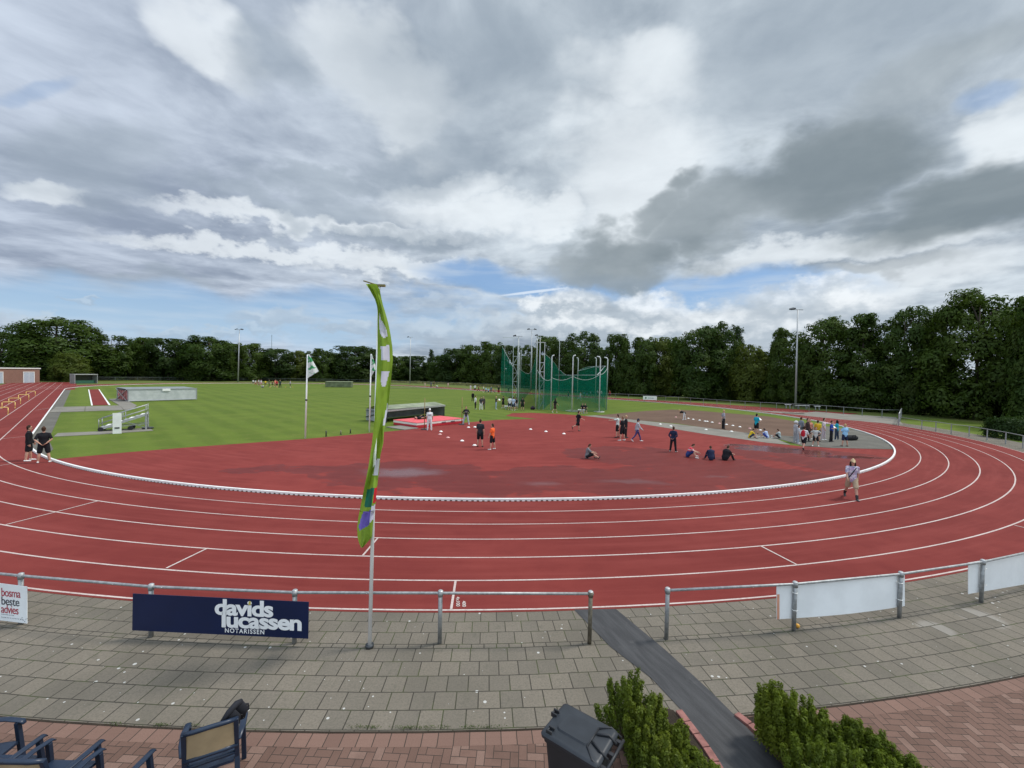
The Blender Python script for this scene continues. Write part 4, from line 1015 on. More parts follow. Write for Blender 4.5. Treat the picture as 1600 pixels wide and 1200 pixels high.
def shed():
    # rolling cover pushed back from the high jump mat
    A, B = at(564, 658), at(690, 653); t = thing('mat_shelter', 'grey rolling metal shelter open at the front behind the red high jump mat', 'shelter', A)
    fl, fr_, br, bl = at(564, 658), at(690, 660), at(697, 642), at(580, 641)
    h = hz(fl.x, fl.y, 637)
    L = [Vector((p.x - A.x, p.y - A.y, 0)) for p in (fl, fr_, br, bl)]
    # frame the plan as a rectangle: long side along the mat
    u = (at(690, 650) - at(600, 660)); u.z = 0; W = 6.4; u.normalize(); v = Vector((-u.y, u.x, 0)); 
    o = at(603, 660.5) - A; P = lambda a, c, z: o + u * a + v * c + Vector((0, 0, z))
    dl = 2.7
    h = hz(*at(603, 660.5).xy, 640.0)
    SH = M('shelter_sheet_grey', (.27, .28, .29), .5, .25, .15, 1.5)
    b = MB()
    for a in (0, 8.2): b.add([P(a, 0, .05), P(a, dl, .05), P(a, dl, h * .95), P(a, 0, h), P(a + .04, 0, .05), P(a + .04, dl, .05), P(a + .04, dl, h * .95), P(a + .04, 0, h)], [(0, 1, 2, 3), (7, 6, 5, 4), (0, 3, 7, 4), (1, 5, 6, 2)])
    b.add([P(0, dl, .05), P(8.2, dl, .05), P(8.2, dl, h * .95), P(0, dl, h * .95)], [(0, 1, 2, 3)])
    b.build('side_sheets', SH, t)
    b = MB(); b.add([P(-.1, -.1, h + .02), P(8.3, -.1, h + .02), P(8.3, dl * .5, h + .28), P(-.1, dl * .5, h + .28), P(8.3, dl + .1, h * .95 + .02), P(-.1, dl + .1, h * .95 + .02)], [(0, 1, 2, 3), (3, 2, 4, 5)]); b.build('roof', M('mossy_roof', (.20, .225, .15), .75, 0, .25, 1.0), t)
    b = MB(); b.bar(P(-.1, -.12, h - .12), P(8.3, -.12, h - .05), .06, .16); b.build('roof_fascia', GALVL, t)
    b = MB()
    for a in (0, 8.2): b.bar(P(a, -.05, 0), P(a, -.05, h), .1)
    b.bar(P(-.06, 0, h * .85), P(-.06, dl, h * .3), .07); b.bar(P(-.06, 0, h * .82), P(-.06, dl, h * .8), .05); b.build('frame', DARKST, t)
    b = MB(); b.add([P(8.24, 0, .1), P(9.3, .9, .1), P(9.3, .9, h * .93), P(8.24, 0, h * .93)], [(0, 1, 2, 3)]); b.build('open_flap', M('flap_grey', (.38, .40, .41), .5, .2), t)
shed()
def jump_mat():
    c = [at(622, 661.5), at(651, 669), at(724, 661), at(694, 653.5)]
    A = c[0]; t = thing('high_jump_mat', 'large red high jump landing mat with a white band on its sides', 'mat', A)
    x = (c[2] - c[1]); x.z = 0; L = x.length; x.normalize(); y = Vector((-x.y, x.x, 0)); dep = 3.2; o = c[1] - A
    h = hz(c[1].x, c[1].y, 660.5); rz = math.atan2(x.y, x.x)
    P = lambda a, q, z: o + x * a + y * q + Vector((0, 0, z))
    RED = M('mat_red', (.42, .018, .03), .55, 0, .12, 2); PINK = M('mat_top_red', (.62, .09, .10), .6, 0, .1, 2); CREAM = M('mat_white_band', (.68, .64, .58), .6, 0, .1, 2)
    b = MB(); b.box(P(L / 2, dep / 2, h * .24), (L, dep, h * .48), rz); b.build('lower_block', RED, t, bevel=.03)
    b = MB(); b.box(P(L / 2, dep / 2, h * .68), (L + .02, dep + .02, h * .42), rz); b.build('side_band', CREAM, t, bevel=.03)
    b = MB(); b.box(P(L / 2, dep / 2, h * .935), (L + .06, dep + .06, h * .11), rz); b.build('top_cover', PINK, t, bevel=.03)
    k = MB()
    for a in (.25, .55, .75): k.box(P(L * a, -.03, h * .62), (.5, .02, .07), rz)
    k.build('label_patch', LGREY, t)
    b = MB(); b.box(P(-.8, .9, .03), (1.5, 2.4, .06), rz); b.build('base_board', CONC, t)
    return A + P(L * .62, dep * .45, h + .0), rz
MATTOP, MATRZ = jump_mat()
for l, px, py, tp in (('thin ochre high jump upright beside the person all in white', 663, 671, 622), ('thin ochre high jump upright beside the person in the black hoodie', 721.5, 663.5, 621)):
    a = at(px, py); t = thing('jump_upright', l, 'upright', a, 0, 'high jump uprights'); hh = hz(a.x, a.y, tp)
    OC = M('ochre_upright', (.22, .15, .045), .5); MB().tube([(0, 0, .05), (0, 0, hh)], .032, 8).build('post', OC, t, True); MB().box((0, 0, .03), (.5, .5, .06)).build('foot', DARKST, t); MB().box((0, -.05, 1.6), (.06, .1, .05)).build('bar_support', DARKST, t)
for l, px, py, tp, k in (('short black marker post at the grass edge, nearer the flagpole standing apart', 509.5, 682, 673, 0), ('short black marker post at the grass edge, nearest the lime green banner', 547.5, 677, 670.5, 0), ('short grey marker post between two black marker posts', 532.5, 679, 672.5, 1)):
    a = at(px, py); t = thing('marker_post', l, 'post', a, 0, 'short posts at the grass edge'); b = MB(); b.tube([(0, 0, 0), (0, 0, hz(a.x, a.y, tp))], .045, 8); b.build('post_body', (BLACKP, RUSTY)[k], t, True); MB().tube([(0, 0, 0), (0, 0, .02)], .08, 10).build('collar', DARKST, t)
# ------------------------------------------------------------------ throwing cage
def cage():
    O = at(872, 630); t = thing('throwing_cage', 'tall throwing cage of pale posts hung with green netting', 'cage', O)
    CW = M('cage_paint', (.58, .61, .61), .45, .1, .08)
    V = lambda p, z=0: Vector((p.x - O.x, p.y - O.y, z))
    posts = [((809.6, 637.5), 551, (0, 0)), ((837, 639), 529, (0, 0)), ((860.6, 641), 555, (3.5, 0)), ((893.5, 644), 555, (3.8, 0)), ((936, 644), 557, (-5.5, -1.5)), ((947.5, 641), 558.5, (-5.5, -1.2)), ((902, 624), 559, (-2.5, 0)), ((930, 629), 559, (-2.3, 0)), ((872.5, 618), 533, (-1.5, -1)), ((830, 610), 542, (0, 0)), ((813, 612), 547, (0, 0)), ((787.5, 612), 541, (0, 0))]
    G_ = []
    for (bx, by), ty, hook in posts:
        p = at(bx, by); h = hz(p.x, p.y, ty); k = MB(); r = .075 if by > 630 else .07
        if bx < 800: r = .04
        pl = [V(p), V(p, h - .25)]
        if hook[0]:
            e = hook[0] * p.y / F; pl += [V(p, h - .05) + Vector((e * .3, 0, 0)), V(p, h) + Vector((e, 0, 0))]
        else: pl += [V(p, h)]
        k.tube(pl, r, 8); k.build('post', CW, t, True); G_.append((p, h))
    def lattice(x0, x1, base, top, arm):
        p = at((x0 + x1) / 2, base); h = hz(p.x, p.y, top); w = (x1 - x0) * p.y / F; k = MB()
        for s in (-.5, .5): k.bar(V(p) + Vector((s * w, 0, 0)), V(p, h) + Vector((s * w, 0, 0)), .08)
        n = 5
        for i in range(n):
            z0, z1 = h * (.02 + .68 * i / n), h * (.02 + .68 * (i + 1) / n); s = 1 if i % 2 else -1
            k.bar(V(p, z0) + Vector((s * w / 2, 0, 0)), V(p, z1) + Vector((-s * w / 2, 0, 0)), .045); k.bar(V(p, z1) + Vector((-w / 2, 0, 0)), V(p, z1) + Vector((w / 2, 0, 0)), .06)
        a = (arm - x1) * p.y / F; k.bar(V(p, h) + Vector((w / 2 + .1, 0, 0)), V(p, h) + Vector((w / 2 + a, 0, 0)), .08)
        k.build('gate_frame', CW, t); return p, h
    g1 = lattice(800.5, 807.5, 624, 527.8, 783); g2 = lattice(842, 849, 640, 535, 832)
    def netmat():
        m, nt, out = new_mat('green_net'); g = G(nt)
        o = g.obj(); n = g.noise(o, .5, 3, .6)
        tr = g.n('ShaderNodeBsdfTransparent'); df = g.n('ShaderNodeBsdfDiffuse'); df.inputs['Color'].default_value = (.005, .140, .085, 1)
        tl = g.n('ShaderNodeBsdfTranslucent'); tl.inputs['Color'].default_value = (.005, .135, .08, 1); m2 = g.n('ShaderNodeMixShader'); m2.inputs[0].default_value = .4; g.link(df.outputs[0], m2.inputs[1]); g.link(tl.outputs[0], m2.inputs[2])
        mx = g.n('ShaderNodeMixShader'); g.put(mx.inputs[0], g.ramp(n, .3, .7, .42, .60)); g.link(tr.outputs[0], mx.inputs[1]); g.link(m2.outputs[0], mx.inputs[2]); g.link(mx.outputs[0], out.inputs[0]); return m
    NET = netmat(); ROPE = M('pale_rope', (.45, .5, .47), .7)
    panels = [((783, 617, 541), (801, 624, 574), 0), ((808, 637, 574), (830, 610, 578), 7), ((830, 610, 577), (838, 639, 545), 4), ((838, 640, 578), (861, 641, 592), 8), ((849, 640, 553), (873, 618, 580), -4), ((861, 641, 590), (894, 644, 588), 5), ((874, 618, 578), (902, 624, 584), 6), ((894, 644, 588), (936, 644, 585), 7), ((902, 624, 580), (930, 629, 573), -3), ((936, 644, 585), (947.5, 641, 575), 3), ((930, 629, 572), (945, 638, 572), 3)]
    for (x0, y0, t0), (x1, y1, t1), sag in panels:
        p0, p1 = at(x0, y0), at(x1, y1); h0, h1 = hz(p0.x, p0.y, t0), hz(p1.x, p1.y, t1)
        n = 14; vs = []; top = []
        for i in range(n + 1):
            f = i / n; p = p0.lerp(p1, f); sg = sag * 4 * f * (1 - f) * p.y / F
            bul = Vector((math.sin(f * 9 + x0) * .10, math.cos(f * 7 + x0) * .10, 0))
            for k in range(7):
                z = (h0 + (h1 - h0) * f - sg) * k / 6; vs.append(V(p, max(.03, z)) + bul * math.sin(math.pi * k / 6) * 2)
            top.append(vs[-1])
        fs = [(i * 7 + k, (i + 1) * 7 + k, (i + 1) * 7 + k + 1, i * 7 + k + 1) for i in range(n) for k in range(6)]
        b = MB(); b.add(vs, fs); no = b.build('net_panel', NET, t, True)
        MB().tube(top, .025, 5).build('top_rope', ROPE, no, True)
    k = MB()
    for a, c in (((867, 630, 586), (932, 640, 586)), ((932, 640, 586), (944, 634, 572)), ((901, 624, 580), (929, 629, 572.5)), ((929, 629, 572.5), (944, 634, 572))):
        p, q = at(a[0], a[1]), at(c[0], c[1]); k.bar(V(p, hz(p.x, p.y, a[2])), V(q, hz(q.x, q.y, c[2])), .06)
    k.build('support_bar', CW, t)
cage()
for l, px0, px1, py in (('pale concrete throwing circle inside the green netted cage', 884, 912, 642.5), ('pale flat ring at the foot of the cage post nearest the cinder patch', 928, 944, 643.5)):
    a = at((px0 + px1) / 2, py); t = thing('throwing_circle', l, 'circle', a); r = (px1 - px0) / 2 * a.y / F; b = MB(); b.tube([(0, 0, 0), (0, 0, .03)], r, 28); b.build('concrete_disc', CONC, t); MB().tube([(r * math.cos(q), r * math.sin(q), .03) for q in np.linspace(0, 6.283, 29)], .03, 5).build('steel_rim', WHITE, t)
# ------------------------------------------------------------------ benches and tables of white planks
def bench(label, px0, px1, py, ty, name='bench', legs=2):
    a, c = at(px0, py), at(px1, py + .4); t = thing(name, label, 'bench', a, math.atan2((c - a).y, (c - a).x), 'white plank benches'); L = (c - a).length; h = hz(a.x, a.y, ty)
    MB().box((L / 2, 0, h), (L, .4, .08)).build('seat_plank', WHITE, t)
    for f in ((.2, .8) if legs == 2 else (.5,)): MB().box((L * f, 0, h / 2 - .02), (.12, .3, h - .04)).build('leg', GALV, t)
bench('short white bench on the side of the floodlight mast away from the fence corner', 1226, 1236, 638, 632)
bench('long white bench right next to the foot of the floodlight mast', 1243, 1264, 639, 633.5)
bench('short white bench between the floodlight mast and the fence corner', 1272, 1281.5, 640, 634.5)
bench('white plank bench behind the seated pair in front of the cage', 903, 914, 645.5, 640)
bench('white plank bench among the people waiting by the cage gate', 788, 801, 639.5, 634.5)
# ------------------------------------------------------------------ flat cones
CONEM = {'w': M('white_marker', (.80, .78, .74), .5), 'o': M('orange_marker', (.72, .28, .05), .5), 'p': M('pinkish_marker', (.60, .32, .30), .5)}
def cone_mesh(k):
    b = MB(); ns = 16; prof = [(.15, 0), (.15, .012), (.10, .045), (.06, .085), (.045, .085)]
    vs = [(r * math.cos(2 * math.pi * i / ns), r * math.sin(2 * math.pi * i / ns), z) for r, z in prof for i in range(ns)]
    fs = [(a * ns + i, a * ns + (i + 1) % ns, (a + 1) * ns + (i + 1) % ns, (a + 1) * ns + i) for a in range(len(prof) - 1) for i in range(ns)]
    b.add(vs, fs); return b.mesh('marker_cone', CONEM[k], True)
CM = {k: cone_mesh(k) for k in 'wop'}
def cone(px, py, k, label, group): o = link('marker_cone', CM[k]); o.location = at(px, py, .012); tag(o, label, 'cone', group)
for i, (px, py, k) in enumerate(((732, 668, 'w'), (742, 667.5, 'w'), (689, 674.5, 'w'), (687.5, 679, 'p'), (700, 684, 'p'), (722, 689, 'w'), (741.5, 696, 'w'))):
    cone(px, py, k, ['white flat cone below the person in the black hoodie, nearer the mat', 'white flat cone below the person in the black hoodie, farther from the mat', 'white flat cone in front of the person in white', 'faded flat cone just under the white one before the person in white', 'faded pink flat cone alone between the mat and the orange shirt', 'white flat cone halfway from the mat to the person in black', 'white flat cone at the feet of the person in black beside the orange shirt'][i], 'flat cones by the high jump mat')
for i, (px, py) in enumerate(((829, 671), (853, 674.5), (881, 678))): cone(px, py, 'w', ['white flat cone on red, farthest from the walking person', 'middle white flat cone of three in a line on red', 'white flat cone on red, closest to the walking person'][i], 'line of three flat cones on the red surface')
for i, (px, py) in enumerate(((1056, 652), (1075.5, 654), (1083, 655.5), (1093, 656.8), (1101.5, 658.4), (1105, 658.7), (1112.7, 660), (1124, 661.8), (1135, 663.5), (1145, 665.2), (1156, 667.2), (1171.5, 669.7), (1188, 672.3))): cone(px, py, 'p' if i in (0, 7, 11) else 'w', 'flat cone in the line across the brown cinder patch', 'line of flat cones on the cinder patch')
for i, (px, py) in enumerate(((1031.7, 663), (1048, 666), (1103, 671.5), (1143, 674.3))): cone(px, py, 'w', ['white flat cone on the concrete strip nearest the cage', 'second white flat cone on the concrete strip, behind the navy jacket', 'third white flat cone on the concrete strip', 'white flat cone on the concrete strip nearest the seated children'][i], 'flat cones on the concrete strip')
for px in (422, 433, 446, 457.5): cone(px, 605, 'o', 'tiny orange cone on the far track near the distant group', 'orange cones by the distant group')
# ------------------------------------------------------------------ floodlight masts, far fences
def mast(label, px, py, ty, r=.13, heads=2, topx=None, lamp=True, name='floodlight_mast'):
    a = at(px, py); h = hz(a.x, a.y, ty); t = thing(name, label, 'mast', a, 0, 'floodlight masts'); lx = 0
    if topx is not None: q = at_depth(topx, ty, a.y); lx = q.x - a.x
    MB().tube([(0, 0, 0), (lx * .5, 0, h * .5), (lx, 0, h)], [r * 1.4, r, r * .65], 10).build('pole', GALVL, t, True)
    if lamp:
        MB().bar((lx - .9, 0, h), (lx + .9, 0, h), .10).build('cross_arm', GALV, t)
        for s in ((-1, 1) if heads == 2 else (-1,)):
            MB().box((lx + s * 1.0, -.15, h + .12), (.75, .7, .22), mtx=Matrix.Rotation(rad(18 * s), 3, 'Y') @ Matrix.Rotation(rad(15), 3, 'X')).build('lamp_head', DARKST, t, bevel=.04)
    return t
mast('floodlight mast standing by the distant group of people on the far bend', 372, 597, 515, topx=374, r=.16)
mast('thin floodlight mast rising behind the grass just past the lime green banner', 640.5, 600, 527, heads=1, r=.16)
mast('tall floodlight mast behind the netted cage with two lamp heads', 829, 611, 515, topx=831)
mast('floodlight mast behind the netted cage, its lamp just over the gate arm', 810, 616, 525.5, heads=1, topx=810.5, r=.10)
mast('floodlight mast behind the netted cage with its lamp right behind the taller post', 842, 614, 524.5, heads=1, r=.09)
mast('tall floodlight mast by the white benches before the high trees', 1243, 637.5, 484, topx=1246.5, heads=1, r=.13)
a = at_depth(424, 600, 420); a.z = 0; t = thing('radio_mast', 'very thin distant radio mast rising above the treetops', 'mast', a); hh = hz(a.x, a.y, 523); MB().tube([(0, 0, 0), (0, 0, hh)], [.5, .2], 6).build('mast_shaft', M('hazy_steel', (.25, .30, .36), .6), t); MB().box((0, 0, hh * .97), (1.2, .3, .3)).build('antenna', M('hazy_steel', (.25, .3, .36), .6), t)
FG = M('fence_green_grey', (.13, .15, .14), .6, .3, .15)
back = [at(945, 622.5), at(962, 623), at(982, 623.8), at(1005, 625), at(1040, 627.4), at(1060, 629), at(1079, 630.5), at(1099, 632.2), at(1120, 634), at(1141, 635.5), at(1164, 637), at(1188, 638.8), at(1213, 640), at(1239, 641.5), at(1264, 643), at(1291, 645), at(1318, 647.5), at(1347, 650), at(1378, 652.5), at(1408, 653)]
def far_fence(name, label, posts, h, r=.035, rr=.03, mid=None, mat=FG, cat='fence'):
    o = posts[0]; t = thing(name, label, cat, o); L = [p - o for p in posts]
    MB().tube([p + Vector((0, 0, h)) for p in L], rr, 6).build('rail', mat, t, True)
    if mid: MB().tube([p + Vector((0, 0, mid)) for p in L], rr * .8, 6).build('rail', mat, t, True)
    me = MB().tube([(0, 0, 0), (0, 0, h)], r, 6).mesh('post', mat)
    for p in L: q = link('post', me, t); q.location = p
    return t
far_fence('rail_fence', 'long grey rail fence along the back straight below the dark trees', back, 1.05, .04, .032, None, M('fence_grey', (.24, .26, .255), .55, .4))
far_fence('rail_fence', 'short grey fence run with a braced gate between the concrete apron and the track', [at(1408, 653), at(1406, 659), at(1404, 665)], 1.3, .06, .05, .6, GALV)
rb = [at(1404, 665), at(1440, 671.5), at(1462, 674), at(1486, 678.5), at(1514, 682.5), at(1542, 688), at(1571, 694), at(1598, 700.5), at(1640, 711), at(1700, 728)]
far_fence('rail_fence', 'grey rail fence round the outside of the bend before the lawn', rb, .95, .04, .03, None, GALV)
lawnp = MB(); lawnp.sheet(pts([(1418, 655), (1412, 667), (1440, 671.8), (1486, 679), (1542, 689), (1598, 701.5), (1700, 730), (1800, 720), (1700, 690), (1560, 664), (1470, 655)]), -.008); struct('side_lawn', lawnp, GRASS)
lf = [at(x, y) for x, y in ((128, 595.2), (150, 595), (180, 595.2), (215, 595), (250, 595), (285, 595), (320, 595.2), (350, 595.4), (380, 595.6), (400, 595.4), (420, 595.6), (445, 596), (470, 596.4), (495, 596.8), (520, 597), (545, 597.6), (570, 598), (600, 598.8), (640, 600), (670, 601), (700, 602), (730, 603.6), (760, 605), (790, 607), (820, 609.5), (850, 612), (880, 615), (910, 618.5), (945, 622.5))]
far_fence('rail_fence', 'low dark rail fence running round the far bend before the meadow', lf, 1.15, .05, .05, .55)
def far_board(label, px0, px1, y0, y1, word=False):
    a, c = at(px0, y1 + 3.5), at(px1, y1 + 4.2); t = thing('advertising_board', label, 'board', a, math.atan2((c - a).y, (c - a).x)); L = (c - a).length; h0, h1 = hz(a.x, a.y, y1), hz(a.x, a.y, y0)
    MB().box((L / 2, -.06, (h0 + h1) / 2), (L, .03, h1 - h0)).build('panel', WHITE, t)
    for f in (.1, .9): MB().box((L * f, .0, h1 / 2), (.08, .06, h1)).build('post', FG, t)
    if word:
        k = MB(); k.box((L * .2, -.08, (h0 + h1) / 2), (.28, .02, .32)); k.build('emblem', M('emblem_green', (.12, .2, .12), .5), t)
        k = MB()
        for i in range(7): k.box((L * (.36 + .065 * i), -.08, (h0 + h1) / 2 - .02), (L * .045, .02, .16 + .06 * (i % 2)))
        k.build('lettering', LPALE, t)
far_board('white advertising board with faint grey lettering on the far back fence', 1004.5, 1026, 618.5, 624.5, True)
for l, p in (('pale plank lying in the sand at the far edge near the crouching person', (600, 606.5, 672, 606.5)), ('pale flat board lying on the far track short of the crowd', (682, 607, 692, 607.5)), ('pale flat board on the far track close to the blue shirted crowd', (723, 608, 731, 608.5))):
    a, c = at(p[0], p[1]), at(p[2], p[3]); t = thing('plank', l, 'plank', a, math.atan2((c - a).y, (c - a).x)); b = MB(); b.box(((c - a).length / 2, 0, .06), ((c - a).length, .8, .12)); b.build('plank_body', CONC, t, bevel=.02)
# ------------------------------------------------------------------ people
SKIN = M('skin', (.48, .27, .19), .55, 0, .06, 9); EYE = M('eye_dark', (.03, .02, .02), .3); LIP = M('lip', (.38, .13, .11), .5)
SHOE_W = M('shoe_white', (.72, .72, .70), .6, 0, .05); SHOE_B = M('shoe_black', (.02, .02, .022), .6)
CLOTH = {}
def cloth(c):
    k = 'cloth_%02d%02d%02d' % tuple(int(round(v * 99)) for v in c)
    if k not in CLOTH: CLOTH[k] = simple(k, c, .85, 0, .14, 7.0, .15)
    return CLOTH[k]
def rotx(v, a): return Matrix.Rotation(a, 3, 'X') @ v          # positive a turns +Y towards +Z
class Pose:
    """facing +Y; angles in degrees"""
    def __init__(s, lean=0, legs=((0, 0, 4), (0, 0, 4)), arms=((0, 8, 8), (0, 8, 8)), head=0, hands=None, sit=None, lie=False):
        s.lean = lean; s.head = head; s.lie = lie
        sp = Vector((0, math.sin(rad(lean)), math.cos(rad(lean)))); s.sp = sp
        s.fw = Vector((0, math.cos(rad(lean)), -math.sin(rad(lean))))
        P = Vector((0, 0, 0)); s.legs = []
        for sd, (a, k, ab) in zip((-1, 1), legs):
            hip = P + Vector((sd * .095, 0, -.02))
            def dr(t): return Vector((sd * math.sin(rad(ab)), math.sin(rad(t)) * math.cos(rad(ab)), -math.cos(rad(t)) * math.cos(rad(ab))))
            kn = hip + dr(a) * .43; an = kn + dr(a - k) * .42
            t = a - k
            toe = Vector((sd * .12, 1, 0)).normalized() if abs(t) < 40 else Vector((sd * .1, math.cos(rad(t)), math.sin(rad(t)))).normalized()
            if abs(t) < 40 and t < -12: toe = Vector((sd * .1, math.cos(rad(t * .9)), math.sin(rad(t * .9)))).normalized()
            s.legs.append((hip, kn, an, toe))
        s.arms = []
        for i, (sd, ar) in enumerate(zip((-1, 1), arms)):
            sh = sp * .455 + Vector((sd * .185, 0, 0))
            if isinstance(ar[0], (tuple, list)):
                el = sh + Vector((sd * ar[0][0], ar[0][1], ar[0][2])).normalized() * .285; wr = el + Vector((sd * ar[1][0], ar[1][1], ar[1][2])).normalized() * .255
            else:
                f, ab, e = ar[:3]
                def dr(t, w): return Vector((sd * math.sin(rad(w)), math.sin(rad(t)) * math.cos(rad(w)), -math.cos(rad(t)) * math.cos(rad(w))))
                el = sh + dr(f, ab) * .285; wr = el + dr(f + e, ab * .4) * .255
            s.arms.append((sh, el, wr))
        low = min(min(l[2].z for l in s.legs) - .075, -.185)
        if not lie: s.up = -low
        else: s.up = .12
def sweep(b, ps, rs, flat=None, side=(1, 0, 0), seg=14, mi=0):
    """closed sweep with rounded ends; rs radii (a,b) pairs or numbers"""
    ps = [Vector(p) for p in ps]; rs = [(r, r) if not isinstance(r, (tuple, list)) else r for r in rs]
    t0 = (ps[0] - ps[1]).normalized(); t1 = (ps[-1] - ps[-2]).normalized()
    e0, e1 = min(rs[0]), min(rs[-1])
    P = [ps[0] + t0 * e0 * .9, ps[0] + t0 * e0 * .5] + ps + [ps[-1] + t1 * e1 * .5, ps[-1] + t1 * e1 * .9]
    Q = [(rs[0][0] * .4, rs[0][1] * .4), (rs[0][0] * .85, rs[0][1] * .85)] + list(rs) + [(rs[-1][0] * .85, rs[-1][1] * .85), (rs[-1][0] * .4, rs[-1][1] * .4)]
    n = len(P); vs = []; a = Vector(side)
    for i in range(n):
        t = (P[min(i + 1, n - 1)] - P[max(i - 1, 0)]).normalized()
        aa = (a - t * a.dot(t)).normalized(); bb = t.cross(aa)
        for k in range(seg):
            w = 2 * math.pi * k / seg; vs.append(P[i] + aa * (math.cos(w) * Q[i][0]) + bb * (math.sin(w) * Q[i][1]))
    fs = [(i * seg + k, i * seg + (k + 1) % seg, (i + 1) * seg + (k + 1) % seg, (i + 1) * seg + k) for i in range(n - 1) for k in range(seg)]
    fs += [tuple(range(seg - 1, -1, -1)), tuple((n - 1) * seg + k for k in range(seg))]
    b.add(vs, fs, mi)
def skinned(b, name, vox, mats, smooth=3):
    me = b.mesh(name, mats); o = bpy.data.objects.new('tmp', me); COL.objects.link(o)
    r = o.modifiers.new('r', 'REMESH'); r.mode = 'VOXEL'; r.voxel_size = vox; r.use_smooth_shade = True
    s = o.modifiers.new('s', 'SMOOTH'); s.iterations = smooth; s.factor = .5
    dg = bpy.context.evaluated_depsgraph_get(); out = bpy.data.meshes.new_from_object(o.evaluated_get(dg)); bpy.data.objects.remove(o); bpy.data.meshes.remove(me)
    out.name = name; out.materials.clear()
    for m in (mats if isinstance(mats, (list, tuple)) else [mats]): out.materials.append(m)
    return out
TORSO = [(-.09, .125, .10), (0, .16, .115), (.10, .148, .105), (.20, .142, .10), (.32, .165, .112), (.41, .172, .105), (.46, .15, .085), (.495, .09, .065)]
def torso_pts(p, lo, hi, g, wide=1.0):
    T = [t for t in TORSO if lo - 1e-6 <= t[0] <= hi + 1e-6]
    return [p.sp * t[0] for t in T], [(t[1] * wide + g, t[2] * wide + g) for t in T]
MESHES = {}
def body_mesh(key, p, vox, fine=False, wide=1.0):
    k = ('body', key, vox, wide)
    if k in MESHES: return MESHES[k]
    b = MB(); U = Vector((0, 0, p.up)); X = (1, 0, 0)
    a, r = torso_pts(p, -1, 1, 0, wide); sweep(b, [q + U for q in a], r)
    nk = p.sp * .49; hd = Vector((0, math.sin(rad(p.lean * .6 + p.head)), math.cos(rad(p.lean * .6 + p.head)))); hf = Vector((0, hd.z, -hd.y))
    hc = nk + hd * .20 + hf * .015; p.hc = hc + U; p.hd = hd; p.hf = hf
    sweep(b, [nk - p.sp * .06 + U, nk + hd * .10 + U], [.058, .052], seg=12)
    sweep(b, [U + hc + hd * z + hf * y for z, y in ((-.105, .035), (-.075, .02), (-.03, .006), (.02, 0), (.07, -.006), (.10, -.008))], [(.035, .04), (.056, .068), (.068, .086), (.074, .094), (.069, .088), (.048, .06)], side=X, seg=16)
    sweep(b, [U + hc + hf * .088 + hd * .015, U + hc + hf * .105 - hd * .025], [.009, .014], seg=8)
    for sd in (-1, 1): sweep(b, [U + hc + Vector((sd * .075, -.005, 0)) + hd * .02, U + hc + Vector((sd * .076, -.002, 0)) - hd * .025], [(.010, .018), (.008, .012)], seg=8)
    for i, (sh, el, wr) in enumerate(p.arms):
        sd = -1 if i == 0 else 1
        sweep(b, [sh + U - Vector((sd * .03, 0, 0)), sh.lerp(el, .35) + U, el + U, el.lerp(wr, .35) + U, wr + U], [.054, .047, .038, .039, .026])
        t = (wr - el).normalized(); sdv = Vector((sd, 0, 0)); sdv = (sdv - t * sdv.dot(t)); sdv = sdv.normalized() if sdv.length > .1 else Vector((0, 1, 0)); fv = t.cross(sdv)
        palm = wr + t * .085
        sweep(b, [wr + U, wr + t * .04 + U, palm + U], [(.016, .026), (.017, .040), (.014, .040)], side=tuple(sdv))
        if fine:
            for j, (w, ln) in enumerate(((-.030, .070), (-.010, .080), (.010, .075), (.029, .060))):
                f0 = palm + fv * w - t * .01; f1 = f0 + t * ln * .55 - sdv * .006; f2 = f1 + (t * .7 - sdv * .55).normalized() * ln * .45
                sweep(b, [f0 + U, f1 + U, f2 + U], [.0095, .009, .0075], seg=8)
            th = wr + t * .03 + fv * .036; sweep(b, [th + U, th + (t * .6 + fv * .6 - sdv * .2).normalized() * .035 + U, th + (t * .85 + fv * .35 - sdv * .4).normalized() * .062 + U], [.012, .0105, .009], seg=8)
        else:
            sweep(b, [palm + U, palm + t * .05 - sdv * .015 + U], [(.012, .034), (.011, .026)], side=tuple(sdv))
            th = wr + t * .03 + fv * .034; sweep(b, [th + U, th + (t * .8 + fv * .5).normalized() * .05 + U], [.012, .010], seg=8)
    for hip, kn, an, toe in p.legs:
        sweep(b, [hip + U, hip.lerp(kn, .4) + U, kn + U, kn.lerp(an, .35) + U - toe * .012, an + U], [.088, .077, .055, .058, .036])
        sweep(b, [an + U - toe * .03 - Vector((0, 0, .035)), an + U + toe * .06 - Vector((0, 0, .045)), an + U + toe * .15 - Vector((0, 0, .055))], [(.034, .034), (.038, .028), (.034, .016)])
    me = skinned(b, 'body', vox, [SKIN, EYE, LIP], 3)
    n = len(me.polygons)
    ce = np.empty(n * 3, np.float32); me.polygons.foreach_get('center', ce); ce = ce.reshape(-1, 3)
    mi = np.zeros(n, np.int32); C = np.array(p.hc)
    for sd in (-1, 1):
        e = C + np.array(p.hf) * .085 + np.array(p.hd) * .02 + np.array((sd * .031, 0, 0)); d = np.abs(ce - e); mi[(d[:, 0] < .012) & (np.linalg.norm(ce - e, axis=1) < .016)] = 1
    e = C + np.array(p.hf) * .085 - np.array(p.hd) * .06; q = ce - e; mi[(np.abs(q @ np.array(p.hd)) < .009) & (np.abs(q[:, 0]) < .026) & (np.linalg.norm(q, axis=1) < .04)] = 2
    me.polygons.foreach_set('material_index', mi)
    MESHES[k] = me; p.ready = True; return me
